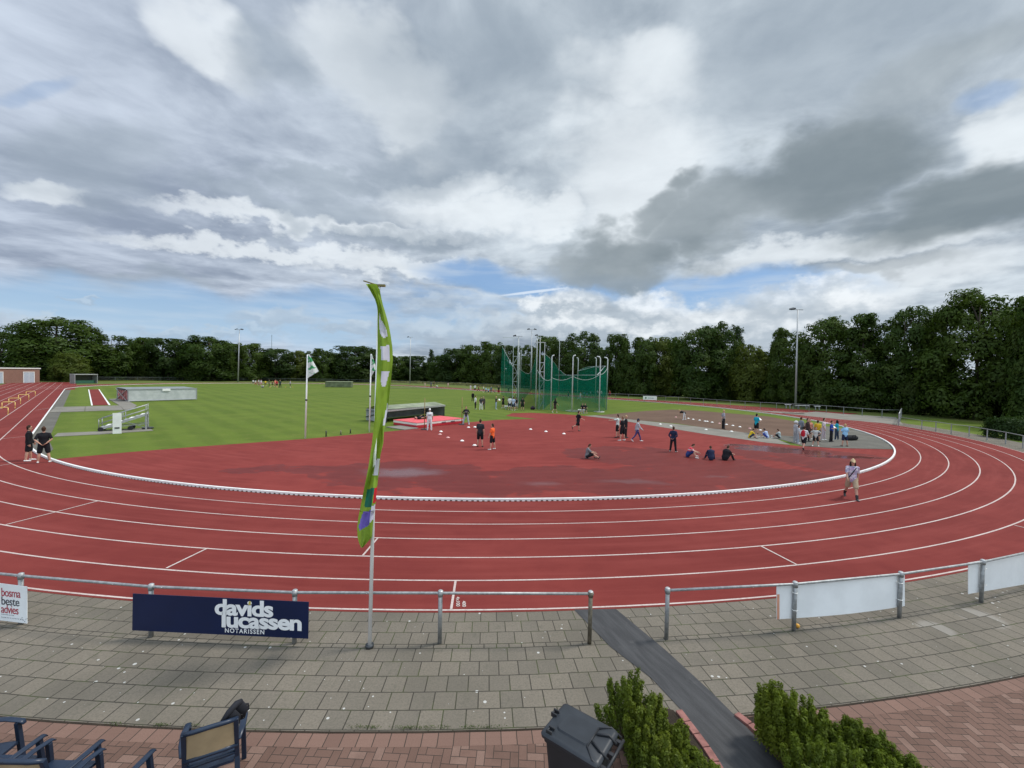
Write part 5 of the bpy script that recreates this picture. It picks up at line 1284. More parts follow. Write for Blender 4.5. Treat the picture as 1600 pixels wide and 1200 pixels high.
def garment(kind, key, p, vox, wide=1.0):
    k = (kind, key, vox, wide)
    if k in MESHES: return MESHES[k]
    b = MB(); U = Vector((0, 0, p.up)); g = .02
    if kind in ('tshirt', 'jacket', 'vest', 'long_shirt'):
        a, r = torso_pts(p, -.09, .47, g, wide); a = [q + U for q in a]
        if kind == 'long_shirt': a[0] = a[0] - p.sp * .12; r[0] = (r[0][0] + .02, r[0][1] + .02)
        r[-1] = (r[-1][0] - .02, r[-1][1] - .01); sweep(b, a, r)
        L_, R_ = p.arms[0][0], p.arms[1][0]; sweep(b, [L_ + U, L_.lerp(p.sp * .47, .5) + U, p.sp * .475 + U, R_.lerp(p.sp * .47, .5) + U, R_ + U], [.066, .074, .078, .074, .066], side=(0, 1, 0))
        for sh, el, wr in p.arms:
            if kind == 'jacket': sweep(b, [sh.lerp(p.sp * .43, .62) + U, sh.lerp(p.sp * .44, .12) + U, sh.lerp(el, .4) + U, el + U, wr + U], [.075, .076, .064, .056, .044])
            elif kind != 'vest': sweep(b, [sh.lerp(p.sp * .43, .62) + U, sh.lerp(p.sp * .44, .12) + U, sh.lerp(el, .25) + U, sh.lerp(el, .74) + U], [.066, .067, .063, .062])
        if kind == 'jacket': sweep(b, [p.sp * .46 + U, p.sp * .52 + U], [.085, .07])
    elif kind in ('shorts', 'trousers', 'leggings'):
        a, r = torso_pts(p, -.09, .10, .014, wide); sweep(b, [q + U for q in a], r)
        for hip, kn, an, toe in p.legs:
            if kind == 'shorts': sweep(b, [hip + U, hip.lerp(kn, .4) + U, hip.lerp(kn, .88) + U], [.108, .104, .098])
            elif kind == 'trousers': sweep(b, [hip + U, hip.lerp(kn, .4) + U, kn + U, kn.lerp(an, .5) + U, an + U - Vector((0, 0, .02))], [.105, .096, .078, .072, .064])
            else: sweep(b, [hip + U, hip.lerp(kn, .4) + U, kn + U, kn.lerp(an, .35) + U, an + U], [.096, .086, .062, .065, .043])
    elif kind[:-1] == 'shoe_':
        for hip, kn, an, toe in p.legs[int(kind[-1]):int(kind[-1]) + 1]: sweep(b, [an + U - toe * .035 - Vector((0, 0, .03)), an + U + toe * .05 - Vector((0, 0, .042)), an + U + toe * .17 - Vector((0, 0, .056))], [(.044, .042), (.047, .036), (.042, .022)])
    elif kind[:-1] == 'boot_':
        for hip, kn, an, toe in p.legs[int(kind[-1]):int(kind[-1]) + 1]:
            sweep(b, [an + U - toe * .035 - Vector((0, 0, .03)), an + U + toe * .05 - Vector((0, 0, .042)), an + U + toe * .17 - Vector((0, 0, .056))], [(.044, .042), (.047, .036), (.042, .022)]); sweep(b, [kn.lerp(an, .70) + U, an + U], [.058, .052])
    elif kind in ('hair', 'hair_long', 'hair_bun'):
        c, hd, hf = p.hc, p.hd, p.hf
        sweep(b, [c + hd * z + hf * y for z, y in ((-.055, -.052), (-.01, -.034), (.04, -.018), (.085, -.012), (.112, -.010))], [(.060, .048), (.075, .072), (.083, .092), (.076, .088), (.050, .058)], seg=16)
        if kind == 'hair_long':
            for sd in (-1, 0, 1): sweep(b, [c + hd * .02 + Vector((sd * .065, 0, 0)) - hf * (.01 + .07 * (sd == 0)), c - hd * .10 + Vector((sd * .078, 0, 0)) - hf * (.015 + .075 * (sd == 0)), c - hd * .22 + Vector((sd * .085, 0, 0)) - hf * (.0 + .085 * (sd == 0))], [(.035, .05), (.042, .05), (.030, .035)])
    elif kind in ('cap', 'sunhat'):
        c, hd, hf = p.hc, p.hd, p.hf
        sweep(b, [c + hd * z - hf * .004 for z in (.035, .075, .105, .125)], [(.090, .108), (.088, .105), (.076, .09), (.05, .06)], seg=16)
        if kind == 'cap': sweep(b, [c + hd * .04 + hf * .06, c + hd * .03 + hf * .165], [(.07, .010), (.052, .009)])
        else: sweep(b, [c + hd * .034, c + hd * .042], [(.15, .165), (.145, .16)], seg=20)
    elif kind == 'sunglasses':
        c, hd, hf = p.hc, p.hd, p.hf
        for sd in (-1, 1): sweep(b, [c + hf * .090 + hd * .022 + Vector((sd * .012, 0, 0)), c + hf * .082 + hd * .02 + Vector((sd * .055, 0, 0))], [(.012, .017), (.010, .016)], side=(0, 1, 0)); sweep(b, [c + hf * .08 + hd * .025 + Vector((sd * .066, 0, 0)), c + hd * .025 + Vector((sd * .08, 0, 0))], [.009, .009], seg=6)
    elif kind == 'backpack':
        q = p.sp * .30 - p.fw * .20 + U; sweep(b, [q - p.sp * .18, q, q + p.sp * .17], [(.13, .075), (.15, .095), (.11, .07)])
        for sd in (-1, 1): sweep(b, [p.sp * .46 + Vector((sd * .11, 0, 0)) - p.fw * .10 + U, p.sp * .50 + Vector((sd * .11, 0, 0)) + U, p.sp * .40 + Vector((sd * .125, 0, 0)) + p.fw * .135 + U, p.sp * .22 + Vector((sd * .13, 0, 0)) + p.fw * .11 + U], [.025, .025, .025, .02], seg=8)
    elif kind == 'strap':
        sweep(b, [p.sp * .47 + Vector((-.11, 0, 0)) + p.fw * .06 + U, p.sp * .36 + Vector((-.03, 0, 0)) + p.fw * .145 + U, p.sp * .15 + Vector((.09, 0, 0)) + p.fw * .135 + U, p.sp * .02 + Vector((.15, 0, 0)) + p.fw * .08 + U], [.02] * 4, seg=8)
    v = vox if kind != 'sunglasses' else min(vox, .011)
    if kind == 'cap' and vox > .016: v = .016
    me = skinned(b, kind, v, cloth((.3, .3, .3)), 2 if kind in ('cap', 'sunhat', 'sunglasses', 'strap') else 4); MESHES[k] = me; return me
ARM_D = (2, 9, 10)
POSES = {
 'stand': dict(), 'stand2': dict(legs=((4, 2, 6), (-5, 3, 7)), arms=((6, 9, 18), (-4, 10, 14))),
 'wide': dict(legs=((0, 0, 13), (0, 0, 13)), arms=(((.5, -.15, -.9), (-.5, .6, -.4)), ((.5, -.15, -.9), (-.5, .6, -.4)))),
 'behind': dict(legs=((0, 0, 7), (0, 0, 7)), arms=(((.34, -.30, -.90), (-.66, -.18, -.70)), ((.34, -.30, -.90), (-.66, -.24, -.66)))),
 'walk': dict(lean=3, legs=((24, 8, 2), (-22, 18, 2)), arms=((-22, 8, 16), (24, 8, 24))),
 'walkb': dict(lean=4, legs=((18, 14, 2), (-30, 45, 2)), arms=((-26, 10, 30), (22, 10, 45))),
 'point': dict(legs=((4, 2, 5), (-4, 2, 5)), arms=((75, 10, 8), (4, 8, 20))),
 'hold': dict(legs=((2, 0, 5), (-3, 2, 6)), arms=(((.3, .1, -.95), (-.45, .85, .15)), ((.3, .1, -.95), (-.35, .9, .1)))),
 'hips': dict(legs=((0, 0, 9), (2, 2, 8)), arms=(((.75, -.25, -.6), (-.7, .35, -.5)), ((.75, -.25, -.6), (-.7, .35, -.5)))),
 'bend': dict(lean=72, legs=((6, 6, 6), (-8, 4, 6)), arms=((20, 6, 6), (10, 6, 10)), head=10),
 'sit': dict(lean=10, legs=((133, 102, 8), (130, 98, 8)), arms=((48, 12, 30), (42, 12, 40)), head=18),
 'sitc': dict(lean=22, legs=((132, 101, 13), (130, 104, 13)), arms=((50, 6, 25), (50, 6, 25)), head=22),
 'sitl': dict(lean=8, legs=((130, 98, 5), (113, 54, 6)), arms=((52, 8, 22), (48, 10, 30)), head=20),
 'seat': dict(lean=8, legs=((82, 82, 8), (80, 80, 8)), arms=((30, 10, 40), (30, 10, 40)), head=8),
 'crouch': dict(lean=38, legs=((95, 130, 12), (90, 128, 12)), arms=((60, 10, 10), (50, 10, 20)), head=0),
}
PO = {}
def person(label, feet, top, pose, facing, shirt, bottom, hair=(.035, .022, .015), shoes='w', kinds=('tshirt', 'shorts'), hairk='hair', extra=(), vox=.02, fine=False, group=None, wide=1.0, h=None, zbase=0.0, pos=None):
    """facing: compass in the picture plane, 0 = away from the camera, 90 = towards picture right, 180 = to the camera"""
    a = at(*feet) if pos is None else Vector(pos)
    key = pose
    if key not in PO:
        PO[key] = Pose(**POSES[pose])
    p = PO[key]
    bm = body_mesh(key, p, vox, fine, wide)
    full = max(v.co.z for v in bm.vertices)
    if h is None: h = hz(a.x, a.y, top) - a.z
    k = h / (full + .012)
    away = math.atan2(a.y, a.x)                              # view direction at the person
    t = thing('person', label, 'person', a, away - math.pi / 2 - rad(facing), group)
    t.scale = (k, k, k)
    link('body', bm, t)
    def put(kind, col, name=None):
        me = garment(kind, key, p, vox, wide); o = link(name or kind, me, t)
        o.material_slots[0].link = 'OBJECT'; o.material_slots[0].material = col if isinstance(col, bpy.types.Material) else cloth(col); return o
    put(kinds[0], shirt); put(kinds[1], bottom)
    for q in '01': put(('boot_' if shoes == 'boots' else 'shoe_') + q, SHOE_W if shoes == 'w' else SHOE_B, 'shoe')
    if hairk in ('cap', 'sunhat'): put('hair', hair); put(hairk, extra[0])
    elif hairk == 'cap_long': put('hair_long', hair); put('cap', extra[0])
    elif hairk: put(hairk, hair)
    for e in extra:
        if isinstance(e, tuple) and isinstance(e[0], str): put(e[0], e[1])
    return t
BK = (.014, .014, .017); NV = (.018, .024, .055); WH = (.66, .66, .66); GY = (.26, .27, .28); DG = (.07, .075, .08); JEAN = (.30, .37, .46); DJ = (.03, .045, .075)
LB = (.26, .50, .72); TQ = (.015, .32, .42); RD = (.42, .02, .035); YE = (.65, .46, .03); OR = (.80, .13, .035); BLO = (.42, .30, .15); BRN = (.055, .03, .018)
V1, V2, V3 = .0115, .017, .026
person('person in black jacket, shorts and sunglasses standing beside the person with clasped hands', (45.5, 720), 664, 'stand2', 95, BK, BK, kinds=('jacket', 'shorts'), extra=(('sunglasses', (.01, .01, .012)),), vox=V1, fine=True)
person('person in black tee seen from behind, hands clasped behind the back', (68.5, 723), 666, 'behind', 8, BK, BK, BRN, vox=V1, fine=True, wide=1.1)
def prints():
    m, nt, out = new_mat('lilac_tie_dye'); g = G(nt); o = g.obj(); n = g.noise(o, 7, 3, .6, dist=.8)
    c = g.mix(g.ramp(n, .40, .62), (.66, .64, .68), (.40, .28, .44)); c = g.mix(g.m('MULTIPLY', g.ramp(g.noise(g.vm('ADD', o, (3, 1, 2)), 6, 2), .52, .6), .6), c, (.18, .20, .32)); g.link(g.princ(c, .85, 0, .15), out.inputs[0]); return m
person('person in a beige cap, lilac patterned tee and beige shorts walking across the near lanes', (1330, 779), 716.5, 'walk', 165, prints(), (.40, .31, .21), (.03, .02, .018), 'boots', ('tshirt', 'shorts'), 'cap_long', ((.52, .40, .24), ('sunglasses', (.01, .01, .012)), ('strap', BK)), V1, True)
person('person in grey tee and black shorts sitting alone on the red surface, knees raised', (917, 716.5), 695, 'sitl', 82, (.17, .18, .19), BK, BRN, 'b', vox=V2, h=.86)
person('person in black walking across the red surface below the cage', (903, 674), 641.5, 'walkb', 60, BK, BK, BRN, 'b', vox=V2)
person('person in pale tee pointing an arm, in the group of three standing close', (964.5, 683.5), 647, 'point', -80, (.55, .62, .58), BK, BRN, 'b', vox=V2)
person('person in black tee in the middle of the close group of three', (972, 688.5), 650, 'stand2', -60, BK, BK, (.2, .12, .07), vox=V2)
person('fair haired person all in black at the back of the close group of three', (977.5, 684), 648.5, 'stand', 100, BK, BK, BLO, 'b', ('jacket', 'trousers'), vox=V2)
person('person in grey top and purple leggings stepping past the group of three', (995.5, 689.5), 654, 'walk', 78, (.42, .43, .45), (.06, .05, .15), BRN, 'w', ('jacket', 'leggings'), 'cap', ((.03, .03, .05),), V2)
person('person in navy jacket and black trousers standing with back turned behind the seated ones', (1051.5, 706), 666, 'behind', 20, NV, BK, BRN, 'w', ('jacket', 'trousers'), vox=V2)
def tri():
    m, nt, out = new_mat('red_navy_shirt'); g = G(nt); z = g.xyz(g.obj())[2]
    c = g.mix(g.ramp(z, .42, .45), (.02, .04, .16), (.55, .06, .08)); c = g.mix(g.ramp(z, .50, .52), c, (.62, .5, .5)); c = g.mix(g.ramp(z, .56, .58), c, (.55, .05, .07)); g.link(g.princ(c, .85), out.inputs[0]); return m
person('child in red and navy sitting on the red surface', (1075, 714), 692, 'sitc', 85, tri(), (.02, .03, .11), BRN, 'w', vox=V2, h=.82, wide=1.2)
person('slim person in navy sitting hunched with back turned on red', (1111, 719), 699.5, 'sitc', -10, NV, NV, BRN, 'b', ('jacket', 'trousers'), vox=V2, h=.80, wide=1.15)
person('broad person in black sitting with back turned on red', (1133, 719), 699, 'sitc', 30, BK, BK, BRN, 'b', ('tshirt', 'trousers'), vox=V2, h=.84, wide=1.4)
person('person in grey shirt and dark trousers standing on the concrete strip facing the cinder patch', (1130, 670.5), 640, 'behind', 70, (.30, .30, .34), (.02, .02, .022), BLO, 'b', ('tshirt', 'trousers'), vox=V2)
person('person in turquoise tee and black shorts holding a sheet of paper', (1181.5, 678), 646, 'hold', 40, TQ, BK, BK, 'b', vox=V2)
person('person in black and white bending down to a cone on the cinder patch', (1069, 656), 640.5, 'bend', -75, (.02, .02, .02), WH, BLO, 'w', ('tshirt', 'leggings'), vox=V2)
K = 'children sitting at the edge of the red surface'
person('child in a yellow shirt sitting at the edge of the red surface', (1171.5, 684.5), 671, 'sitc', 70, YE, DJ, BRN, 'b', vox=V2, group=K, h=.78)
person('child in white and blue sitting beside the yellow shirted child', (1199, 685), 671.5, 'sitc', -60, (.40, .48, .66), (.03, .05, .25), BK, 'w', vox=V2, group=K, h=.78)
person('child in a pale grey shirt sitting nearest the standing group', (1218, 685.5), 672, 'sitl', -70, (.36, .42, .42), BK, BRN, 'w', vox=V2, group=K, h=.78)
K = 'group standing on the grey paving inside the bend'
person('person in grey wearing a pale hat at the edge of the standing group', (1242.5, 691), 657.5, 'stand', 60, (.40, .40, .42), (.32, .32, .34), BRN, 'w', ('jacket', 'trousers'), 'sunhat', ((.50, .50, .49),), V2, group=K)
person('child in pale grey behind the red backpack', (1247.5, 692.5), 664, 'stand2', 80, (.5, .52, .54), (.30, .33, .37), BRN, 'w', ('tshirt', 'trousers'), vox=V2, group=K)
person('person in a grey shirt at the back of the standing group', (1251, 684), 651.5, 'stand2', 40, (.20, .22, .25), DG, BRN, 'b', ('jacket', 'trousers'), vox=V2, group=K)
person('person carrying a red backpack over a white tee, black shorts', (1255.5, 702), 665.5, 'walk', 20, WH, BK, BRN, 'b', vox=V2, extra=(('backpack', RD),), group=K)
person('person in black with an orange sleeved neighbour behind, in the standing group', (1261, 690), 653, 'stand2', 110, (.05, .03, .03), BK, BRN, 'b', ('jacket', 'leggings'), vox=V2, group=K)
person('person in an orange pink top half hidden in the standing group', (1264.5, 686), 655, 'stand', 150, (.62, .25, .18), DG, BRN, 'w', vox=V2, group=K)
person('person in a pale tee, black shorts and white shoes facing the viewer', (1274, 697), 667, 'hips', 175, (.45, .48, .46), BK, BRN, 'w', vox=V2, group=K)
person('person in a yellow shirt with a maroon backpack in the standing group', (1277, 690), 656, 'stand', 20, YE, DG, BRN, 'b', vox=V2, extra=(('backpack', (.55, .30, .03)),), group=K)
person('person in pinkish white top and pale leggings raising an arm', (1286.5, 687.5), 653, 'point', 100, (.62, .52, .55), (.52, .44, .48), BRN, 'w', ('tshirt', 'leggings'), vox=V2, group=K)
person('person in a royal blue shirt and black trousers', (1298.5, 690.5), 657, 'hold', 95, (.03, .07, .34), BK, BRN, 'b', ('tshirt', 'trousers'), vox=V2, group=K)
person('long haired person in turquoise tee and dark jeans', (1307, 687), 656, 'hold', -70, TQ, DJ, BK, 'w', ('tshirt', 'trousers'), 'hair_long', vox=V2, group=K)
person('broad person in a light blue tee and navy shorts with black shoes', (1319.5, 697.5), 662, 'hold', -40, LB, (.02, .025, .05), BLO, 'b', vox=V2, group=K, wide=1.12)
def backprint():
    m, nt, out = new_mat('white_tee_grey_print'); g = G(nt); x, y, z = g.xyz(g.obj())
    f = g.m('MULTIPLY', g.m('MULTIPLY', g.m('LESS_THAN', y, -.08), g.m('LESS_THAN', g.m('ABSOLUTE', x), .13)), g.m('COMPARE', z, 1.25, .035)); c = g.mix(f, (.66, .66, .66), (.12, .12, .13)); g.link(g.princ(c, .85), out.inputs[0]); return m
person('person all in white with a white cap standing before the red mat', (671, 672.5), 638, 'stand', 5, backprint(), (.66, .66, .65), (.3, .25, .2), 'w', ('tshirt', 'trousers'), 'cap', ((.70, .70, .69),), V2, wide=1.12)
def hoodie():
    m, nt, out = new_mat('black_hoodie_white_print'); g = G(nt); x, y, z = g.xyz(g.obj())
    f = g.m('MULTIPLY', g.m('MULTIPLY', g.m('GREATER_THAN', y, .08), g.m('LESS_THAN', g.m('ABSOLUTE', x), .11)), g.m('COMPARE', z, 1.22, .03)); f = g.m('MULTIPLY', f, g.ramp(g.noise(g.obj(), 40, 1), .4, .5)); c = g.mix(f, BK, (.6, .6, .6)); g.link(g.princ(c, .85), out.inputs[0]); return m
person('person in a black printed hoodie and light jeans standing by the mat', (728, 663), 634.5, 'wide', 180, hoodie(), (.40, .46, .50), BRN, 'w', ('jacket', 'trousers'), vox=V2)
person('person in black tee and shorts standing next to the orange shirted one', (750, 698), 654.5, 'stand', 15, (.03, .032, .038), (.012, .012, .014), BRN, 'b', vox=V2)
person('person in a bright orange shirt and black shorts', (769, 702.5), 661.5, 'stand2', -60, OR, BK, BRN, 'w', vox=V2)
lyer = person('person in black lying on top of the red mat', (690, 656), 650, 'stand2', 0, BK, BK, BRN, 'w', vox=V2, h=1.7)
lyer.location = MATTOP + Vector((-.55, .0, .13)); lyer.rotation_euler = (rad(90), 0, MATRZ - rad(100))
K = 'people on the grass between the mat and the cage'
person('person in black standing farthest back on the grass of the waiting people', (738.7, 627), 612.3, 'stand', 180, BK, BK, BRN, 'b', ('jacket', 'trousers'), vox=V3, group=K)
person('person in a white tee and black trousers on the grass', (742.7, 639.3), 617.8, 'stand2', 70, WH, BK, BRN, 'w', ('tshirt', 'trousers'), vox=V3, group=K)
person('long haired person in dark top and white trousers', (751.5, 640), 620, 'stand', 180, (.05, .05, .055), (.70, .68, .66), BK, 'w', ('tshirt', 'trousers'), 'hair_long', vox=V3, group=K)
person('person in a long brown coat beside the white trousers', (755.2, 639.6), 619, 'stand', -160, (.09, .075, .065), (.07, .06, .055), (.25, .2, .16), 'b', ('jacket', 'trousers'), vox=V3, group=K)
person('fair haired person in black tee and light jeans holding a white sheet', (775, 639.4), 619, 'hold', 80, (.03, .035, .035), JEAN, BLO, 'w', ('tshirt', 'trousers'), vox=V3, group=K)
person('person in black facing the one in light jeans', (786, 637.5), 618.4, 'stand2', -60, BK, BK, BRN, 'w', vox=V3, group=K)
person('person in a white tee and navy shorts by the plank bench', (796.3, 640.8), 619, 'stand', 0, WH, NV, BRN, 'w', vox=V3, group=K)
person('person in a pale blue tee by the cage gate', (802, 641.6), 620, 'stand2', 20, (.40, .48, .62), NV, BRN, 'w', vox=V3, group=K)
person('person in black top and pale shorts touching the cage post', (806.5, 640.6), 620.5, 'stand', -40, BK, (.42, .42, .45), BRN, 'w', vox=V3, group=K)
person('person in black tee and shorts standing just past the first cage post', (816.2, 641.8), 620, 'stand', 10, (.02, .03, .022), BK, BRN, 'b', vox=V3, group=K)
K = 'people in and around the netted cage'
person('person in dark green walking inside the netted cage', (849, 635), 618.5, 'walk', -70, (.02, .04, .035), (.25, .32, .34), BRN, 'w', ('tshirt', 'trousers'), vox=V3, group=K)
person('dark haired person in black with bare legs beside the cage net', (867, 644.7), 622, 'walk', 60, BK, (.05, .02, .02), BK, 'w', vox=V3, hairk='hair_long', group=K)
person('person in a white shirt throwing at the far side of the cage', (906.5, 626), 612.5, 'walkb', 70, WH, (.35, .4, .4), BLO, 'w', ('tshirt', 'trousers'), vox=V3, group=K)
for l, x, f in (('person in black seated on the plank bench before the cage, nearer the round post', 909.5, 160), ('person in black seated on the plank bench before the cage, nearer the cinder patch', 914, 175)):
    person(l, (x, 645.5), 629, 'seat', f, BK, BK, BRN, 'w', ('tshirt', 'shorts'), vox=V3, h=1.28, group=K)
for i, (x, y, tp, c, l) in enumerate(((888, 622, 611, (.05, .03, .03), 'dark clothed person standing beyond the cage on the cinder'), (912.5, 620, 611.5, TQ, 'turquoise shirted person seen through the green net'), (917, 621, 613, (.10, .2, .4), 'blue shirted child seen through the green net'), (922.5, 619.5, 610.5, (.45, .65, .68), 'pale cyan shirted person seen through the green net'), (933.5, 620.5, 608.8, (.62, .6, .62), 'white shirted person in a dark cap seen through the green net'), (939.5, 621, 609.5, WH, 'white shirted person at the cage corner by the far fence'), (952.5, 621.5, 610, (.20, .035, .03), 'person in dark red by the far fence just outside the cage'))):
    person(l, (x, y), tp, ('stand', 'stand2')[i % 2], (40, -60, 180, 90)[i % 4], c, (NV, BK, DJ)[i % 3], (BRN, BK)[i % 2], 'w', ('tshirt', ('shorts', 'trousers')[i % 2]), vox=V3, group='people beyond the netted cage')
K = 'crowd on the far side of the infield'
for i, (x, y, tp, ps, c, d, l) in enumerate((
 (664, 605, 597.5, 'stand', (.5, .42, .3), (.45, .4, .3), 'person in tan standing at the far fence by the meadow'),
 (673.5, 605.8, 596, 'stand2', (.10, .12, .15), DG, 'person in dark grey of the far pair at the meadow fence'),
 (678, 605.5, 596, 'stand', BK, BK, 'person in black of the far pair at the meadow fence'),
 (683.8, 606.5, 601, 'crouch', WH, BK, 'white shirted person crouching at the far edge of the grass'),
 (700, 605.3, 597.8, 'stand', (.6, .42, .40), (.5, .35, .32), 'person in pink alone on the far track'),
 (735.3, 609.5, 601.2, 'stand', WH, WH, 'person in white at the edge of the far crowd'),
 (742, 612.3, 600.5, 'stand2', WH, BK, 'person in white tee and black shorts among the far crowd'),
 (747.8, 611.3, 602.5, 'walk', (.30, .05, .07), BK, 'person in dark red moving among the far crowd'),
 (755.5, 613, 603, 'stand', WH, BK, 'white shirted person with black shorts where the far crowd thickens'),
 (759, 614, 605, 'stand2', (.30, .50, .66), DJ, 'light blue shirted person at the front of the far crowd'),
 (763, 615.5, 606, 'stand', (.38, .55, .70), NV, 'paler blue shirted person at the front of the far crowd'),
 (767.3, 614, 603.5, 'walk', (.10, .12, .18), DG, 'dark shirted person between the blue and pink shirts'),
 (770.5, 614.5, 606.5, 'stand2', (.62, .09, .20), BK, 'pink shirted person at the front of the far crowd'),
 (773.2, 615, 607, 'stand', (.12, .16, .3), BK, 'navy shirted person beside the pink shirt in the far crowd'),
 (779, 617, 602.8, 'stand', (.03, .05, .03), RD, 'person in black top and red shorts standing apart from the far crowd'),
 (794.5, 613.5, 605, 'stand2', BK, BK, 'person in black near the gate arm on the far track'))):
    person(l, (x, y), tp, ps, (180, 0, 90, -90, 140)[i % 5], c, d, (BRN, BK, BLO)[i % 3], 'w', ('tshirt', ('shorts', 'trousers')[i % 2]), vox=V3, group=K)
K = 'distant group on the far bend'
for i, (x, y, tp, ps, c, d, l) in enumerate((
 (395.6, 600.5, 593, 'stand', WH, BK, 'white shirted person at the mast end of the distant group'),
 (399.2, 601.5, 593.5, 'stand2', (.62, .6, .58), RD, 'person in white tee and red shorts in the distant group'),
 (402, 601, 594.5, 'stand', (.32, .12, .13), BK, 'person in dull red top in the distant group'),
 (404.3, 602.3, 592.3, 'stand2', WH, (.3, .1, .12), 'tall white shirted person in the distant group'),
 (408, 603, 593, 'stand', (.55, .5, .58), (.5, .2, .25), 'person in pale lilac in the distant group'),
 (410.3, 606, 601, 'sitc', WH, NV, 'white shirted person sitting in front of the distant group'),
 (414.8, 603.5, 594, 'stand2', YE, BK, 'yellow shirted person in the distant group'),
 (420.5, 604.7, 593, 'stand', (.06, .07, .06), BK, 'person in black standing mid way along the distant group'),
 (425.7, 603.8, 595, 'walk', (.12, .04, .04), BK, 'person in dark maroon in the distant group'),
 (430, 604.3, 593, 'stand2', (.70, .22, .16), (.4, .15, .12), 'coral shirted person in the distant group'),
 (432.6, 605, 594.3, 'stand', RD, BK, 'red shirted person in the distant group'),
 (437.6, 606.2, 593.5, 'stand2', (.03, .06, .055), BK, 'person in dark green at the banner end of the distant group'),
 (453.5, 605.5, 594.3, 'stand', (.36, .38, .45), NV, 'grey shirted person standing apart from the distant group'))):
    person(l, (x, y), tp, ps, (180, 0, 90, -90, 140)[i % 5], c, d, (BRN, BK, BLO)[i % 3], 'w', ('tshirt', ('shorts', 'trousers')[i % 2]), vox=V3, group=K)
def sheet_at(label, pos, rz, s=(.22, .30), name='paper_sheet', mat=None):
    t = thing(name, label, 'paper', pos, rz); b = MB(); b.box((0, 0, 0), (s[0], s[1], .006), mtx=Matrix.Rotation(rad(35), 3, 'X')); b.build('sheet', mat or WHITE, t)
for l, (fx, fy), py in (('white sheet of paper held by the person in turquoise at the cinder patch', (1186.5, 678), 654.5), ('white sheet held by the person in light jeans on the grass', (780, 639.4), 624.5), ('white sheet held between the blue and turquoise shirted people', (1303, 689), 667.5)):
    a = at(fx, fy); a.z = hz(a.x, a.y, py); sheet_at(l, a, .4)
a = at(1330, 688); t = thing('sports_bag', 'large black sports bag lying on the grey paving behind the light blue tee', 'bag', a, .3); b = MB(); sweep(b, [(-.5, 0, .2), (-.2, 0, .22), (.2, 0, .22), (.5, 0, .18)], [(.18, .2), (.22, .21), (.22, .21), (.17, .18)], side=(0, 1, 0)); b.build('bag_body', cloth((.02, .02, .023)), t, True); MB().tube([(-.2, -.2, .3), (-.1, -.26, .45), (.1, -.26, .45), (.2, -.2, .3)], .02, 6).build('handle', cloth((.02, .02, .023)), t, True)
a = at(832.5, 640); t = thing('sports_bag', 'small dark bag lying on the grass at the foot of a cage post', 'bag', a, .9); b = MB(); sweep(b, [(-.25, 0, .2), (0, 0, .25), (.25, 0, .18)], [(.2, .2), (.26, .24), (.18, .18)], side=(0, 1, 0)); b.build('bag_body', cloth((.03, .02, .035)), t, True); MB().tube([(-.1, 0, .4), (0, 0, .52), (.1, 0, .4)], .02, 6).build('handle', cloth((.02, .02, .023)), t, True)
# ------------------------------------------------------------------ trees
def leaf_mat(name, c1, c2, c3, tr=.28, rv=.35):
    m, nt, out = new_mat(name); g = G(nt); p = g.pos()
    oi = g.n('ShaderNodeObjectInfo'); n = g.noise(p, .45, 3, .6); n2 = g.noise(p, 2.6, 3, .7)
    c = g.mix(oi.outputs['Random'], c1, c2); c = g.mix(g.m('MULTIPLY', g.ramp(n, .42, .68), .55), c, c3); c = g.mix(g.m('MULTIPLY', g.ramp(n2, .42, .72), rv), c, scal(c1, .55))
    d = g.n('ShaderNodeBsdfDiffuse'); g.put(d.inputs['Color'], c); t = g.n('ShaderNodeBsdfTranslucent'); g.put(t.inputs['Color'], g.mix(1.0, c, (1.25, 1.35, .7), 'MULTIPLY'))
    mx = g.n('ShaderNodeMixShader'); mx.inputs[0].default_value = tr; g.link(d.outputs[0], mx.inputs[1]); g.link(t.outputs[0], mx.inputs[2])
    gl = g.n('ShaderNodeBsdfGlossy'); gl.inputs['Roughness'].default_value = .5; gl.inputs['Color'].default_value = (.8, .85, .8, 1); m2 = g.n('ShaderNodeMixShader'); m2.inputs[0].default_value = .012; g.link(mx.outputs[0], m2.inputs[1]); g.link(gl.outputs[0], m2.inputs[2])
    g.link(m2.outputs[0], out.inputs[0]); return m
LEAF = leaf_mat('broadleaf_foliage', (.031, .060, .009), (.050, .084, .011), (.078, .106, .017))
LEAFD = leaf_mat('dark_foliage', (.023, .047, .010), (.035, .059, .011), (.053, .075, .014))
LEAFY = leaf_mat('yellow_green_foliage', (.058, .086, .011), (.076, .098, .013), (.100, .118, .019))
BARK = M('bark', (.075, .060, .045), .9, 0, .3, 4)
def leaves_mesh(name, cen, nrm, size, asp, mat, rng, lens=1.0):
    n = len(cen); t = rng.normal(size=(n, 3)); t -= nrm * (t * nrm).sum(1, keepdims=True); t /= np.linalg.norm(t, axis=1, keepdims=True); bt = np.cross(nrm, t)
    s = size[:, None]; V = np.stack([cen - t * s * .9 * lens, cen + bt * s * asp * .75 + nrm * s * .12, cen + t * s * 1.05 * lens, cen - bt * s * asp * .75 + nrm * s * .12], 1).reshape(-1, 3).astype(np.float32)
    me = bpy.data.meshes.new(name); me.vertices.add(n * 4); me.vertices.foreach_set('co', V.ravel()); me.loops.add(n * 4); me.loops.foreach_set('vertex_index', np.arange(n * 4, dtype=np.int32))
    me.polygons.add(n); me.polygons.foreach_set('loop_start', np.arange(0, n * 4, 4, dtype=np.int32)); me.polygons.foreach_set('loop_total', np.full(n, 4, np.int32)); me.materials.append(mat); me.update(calc_edges=True); me.validate(); return me
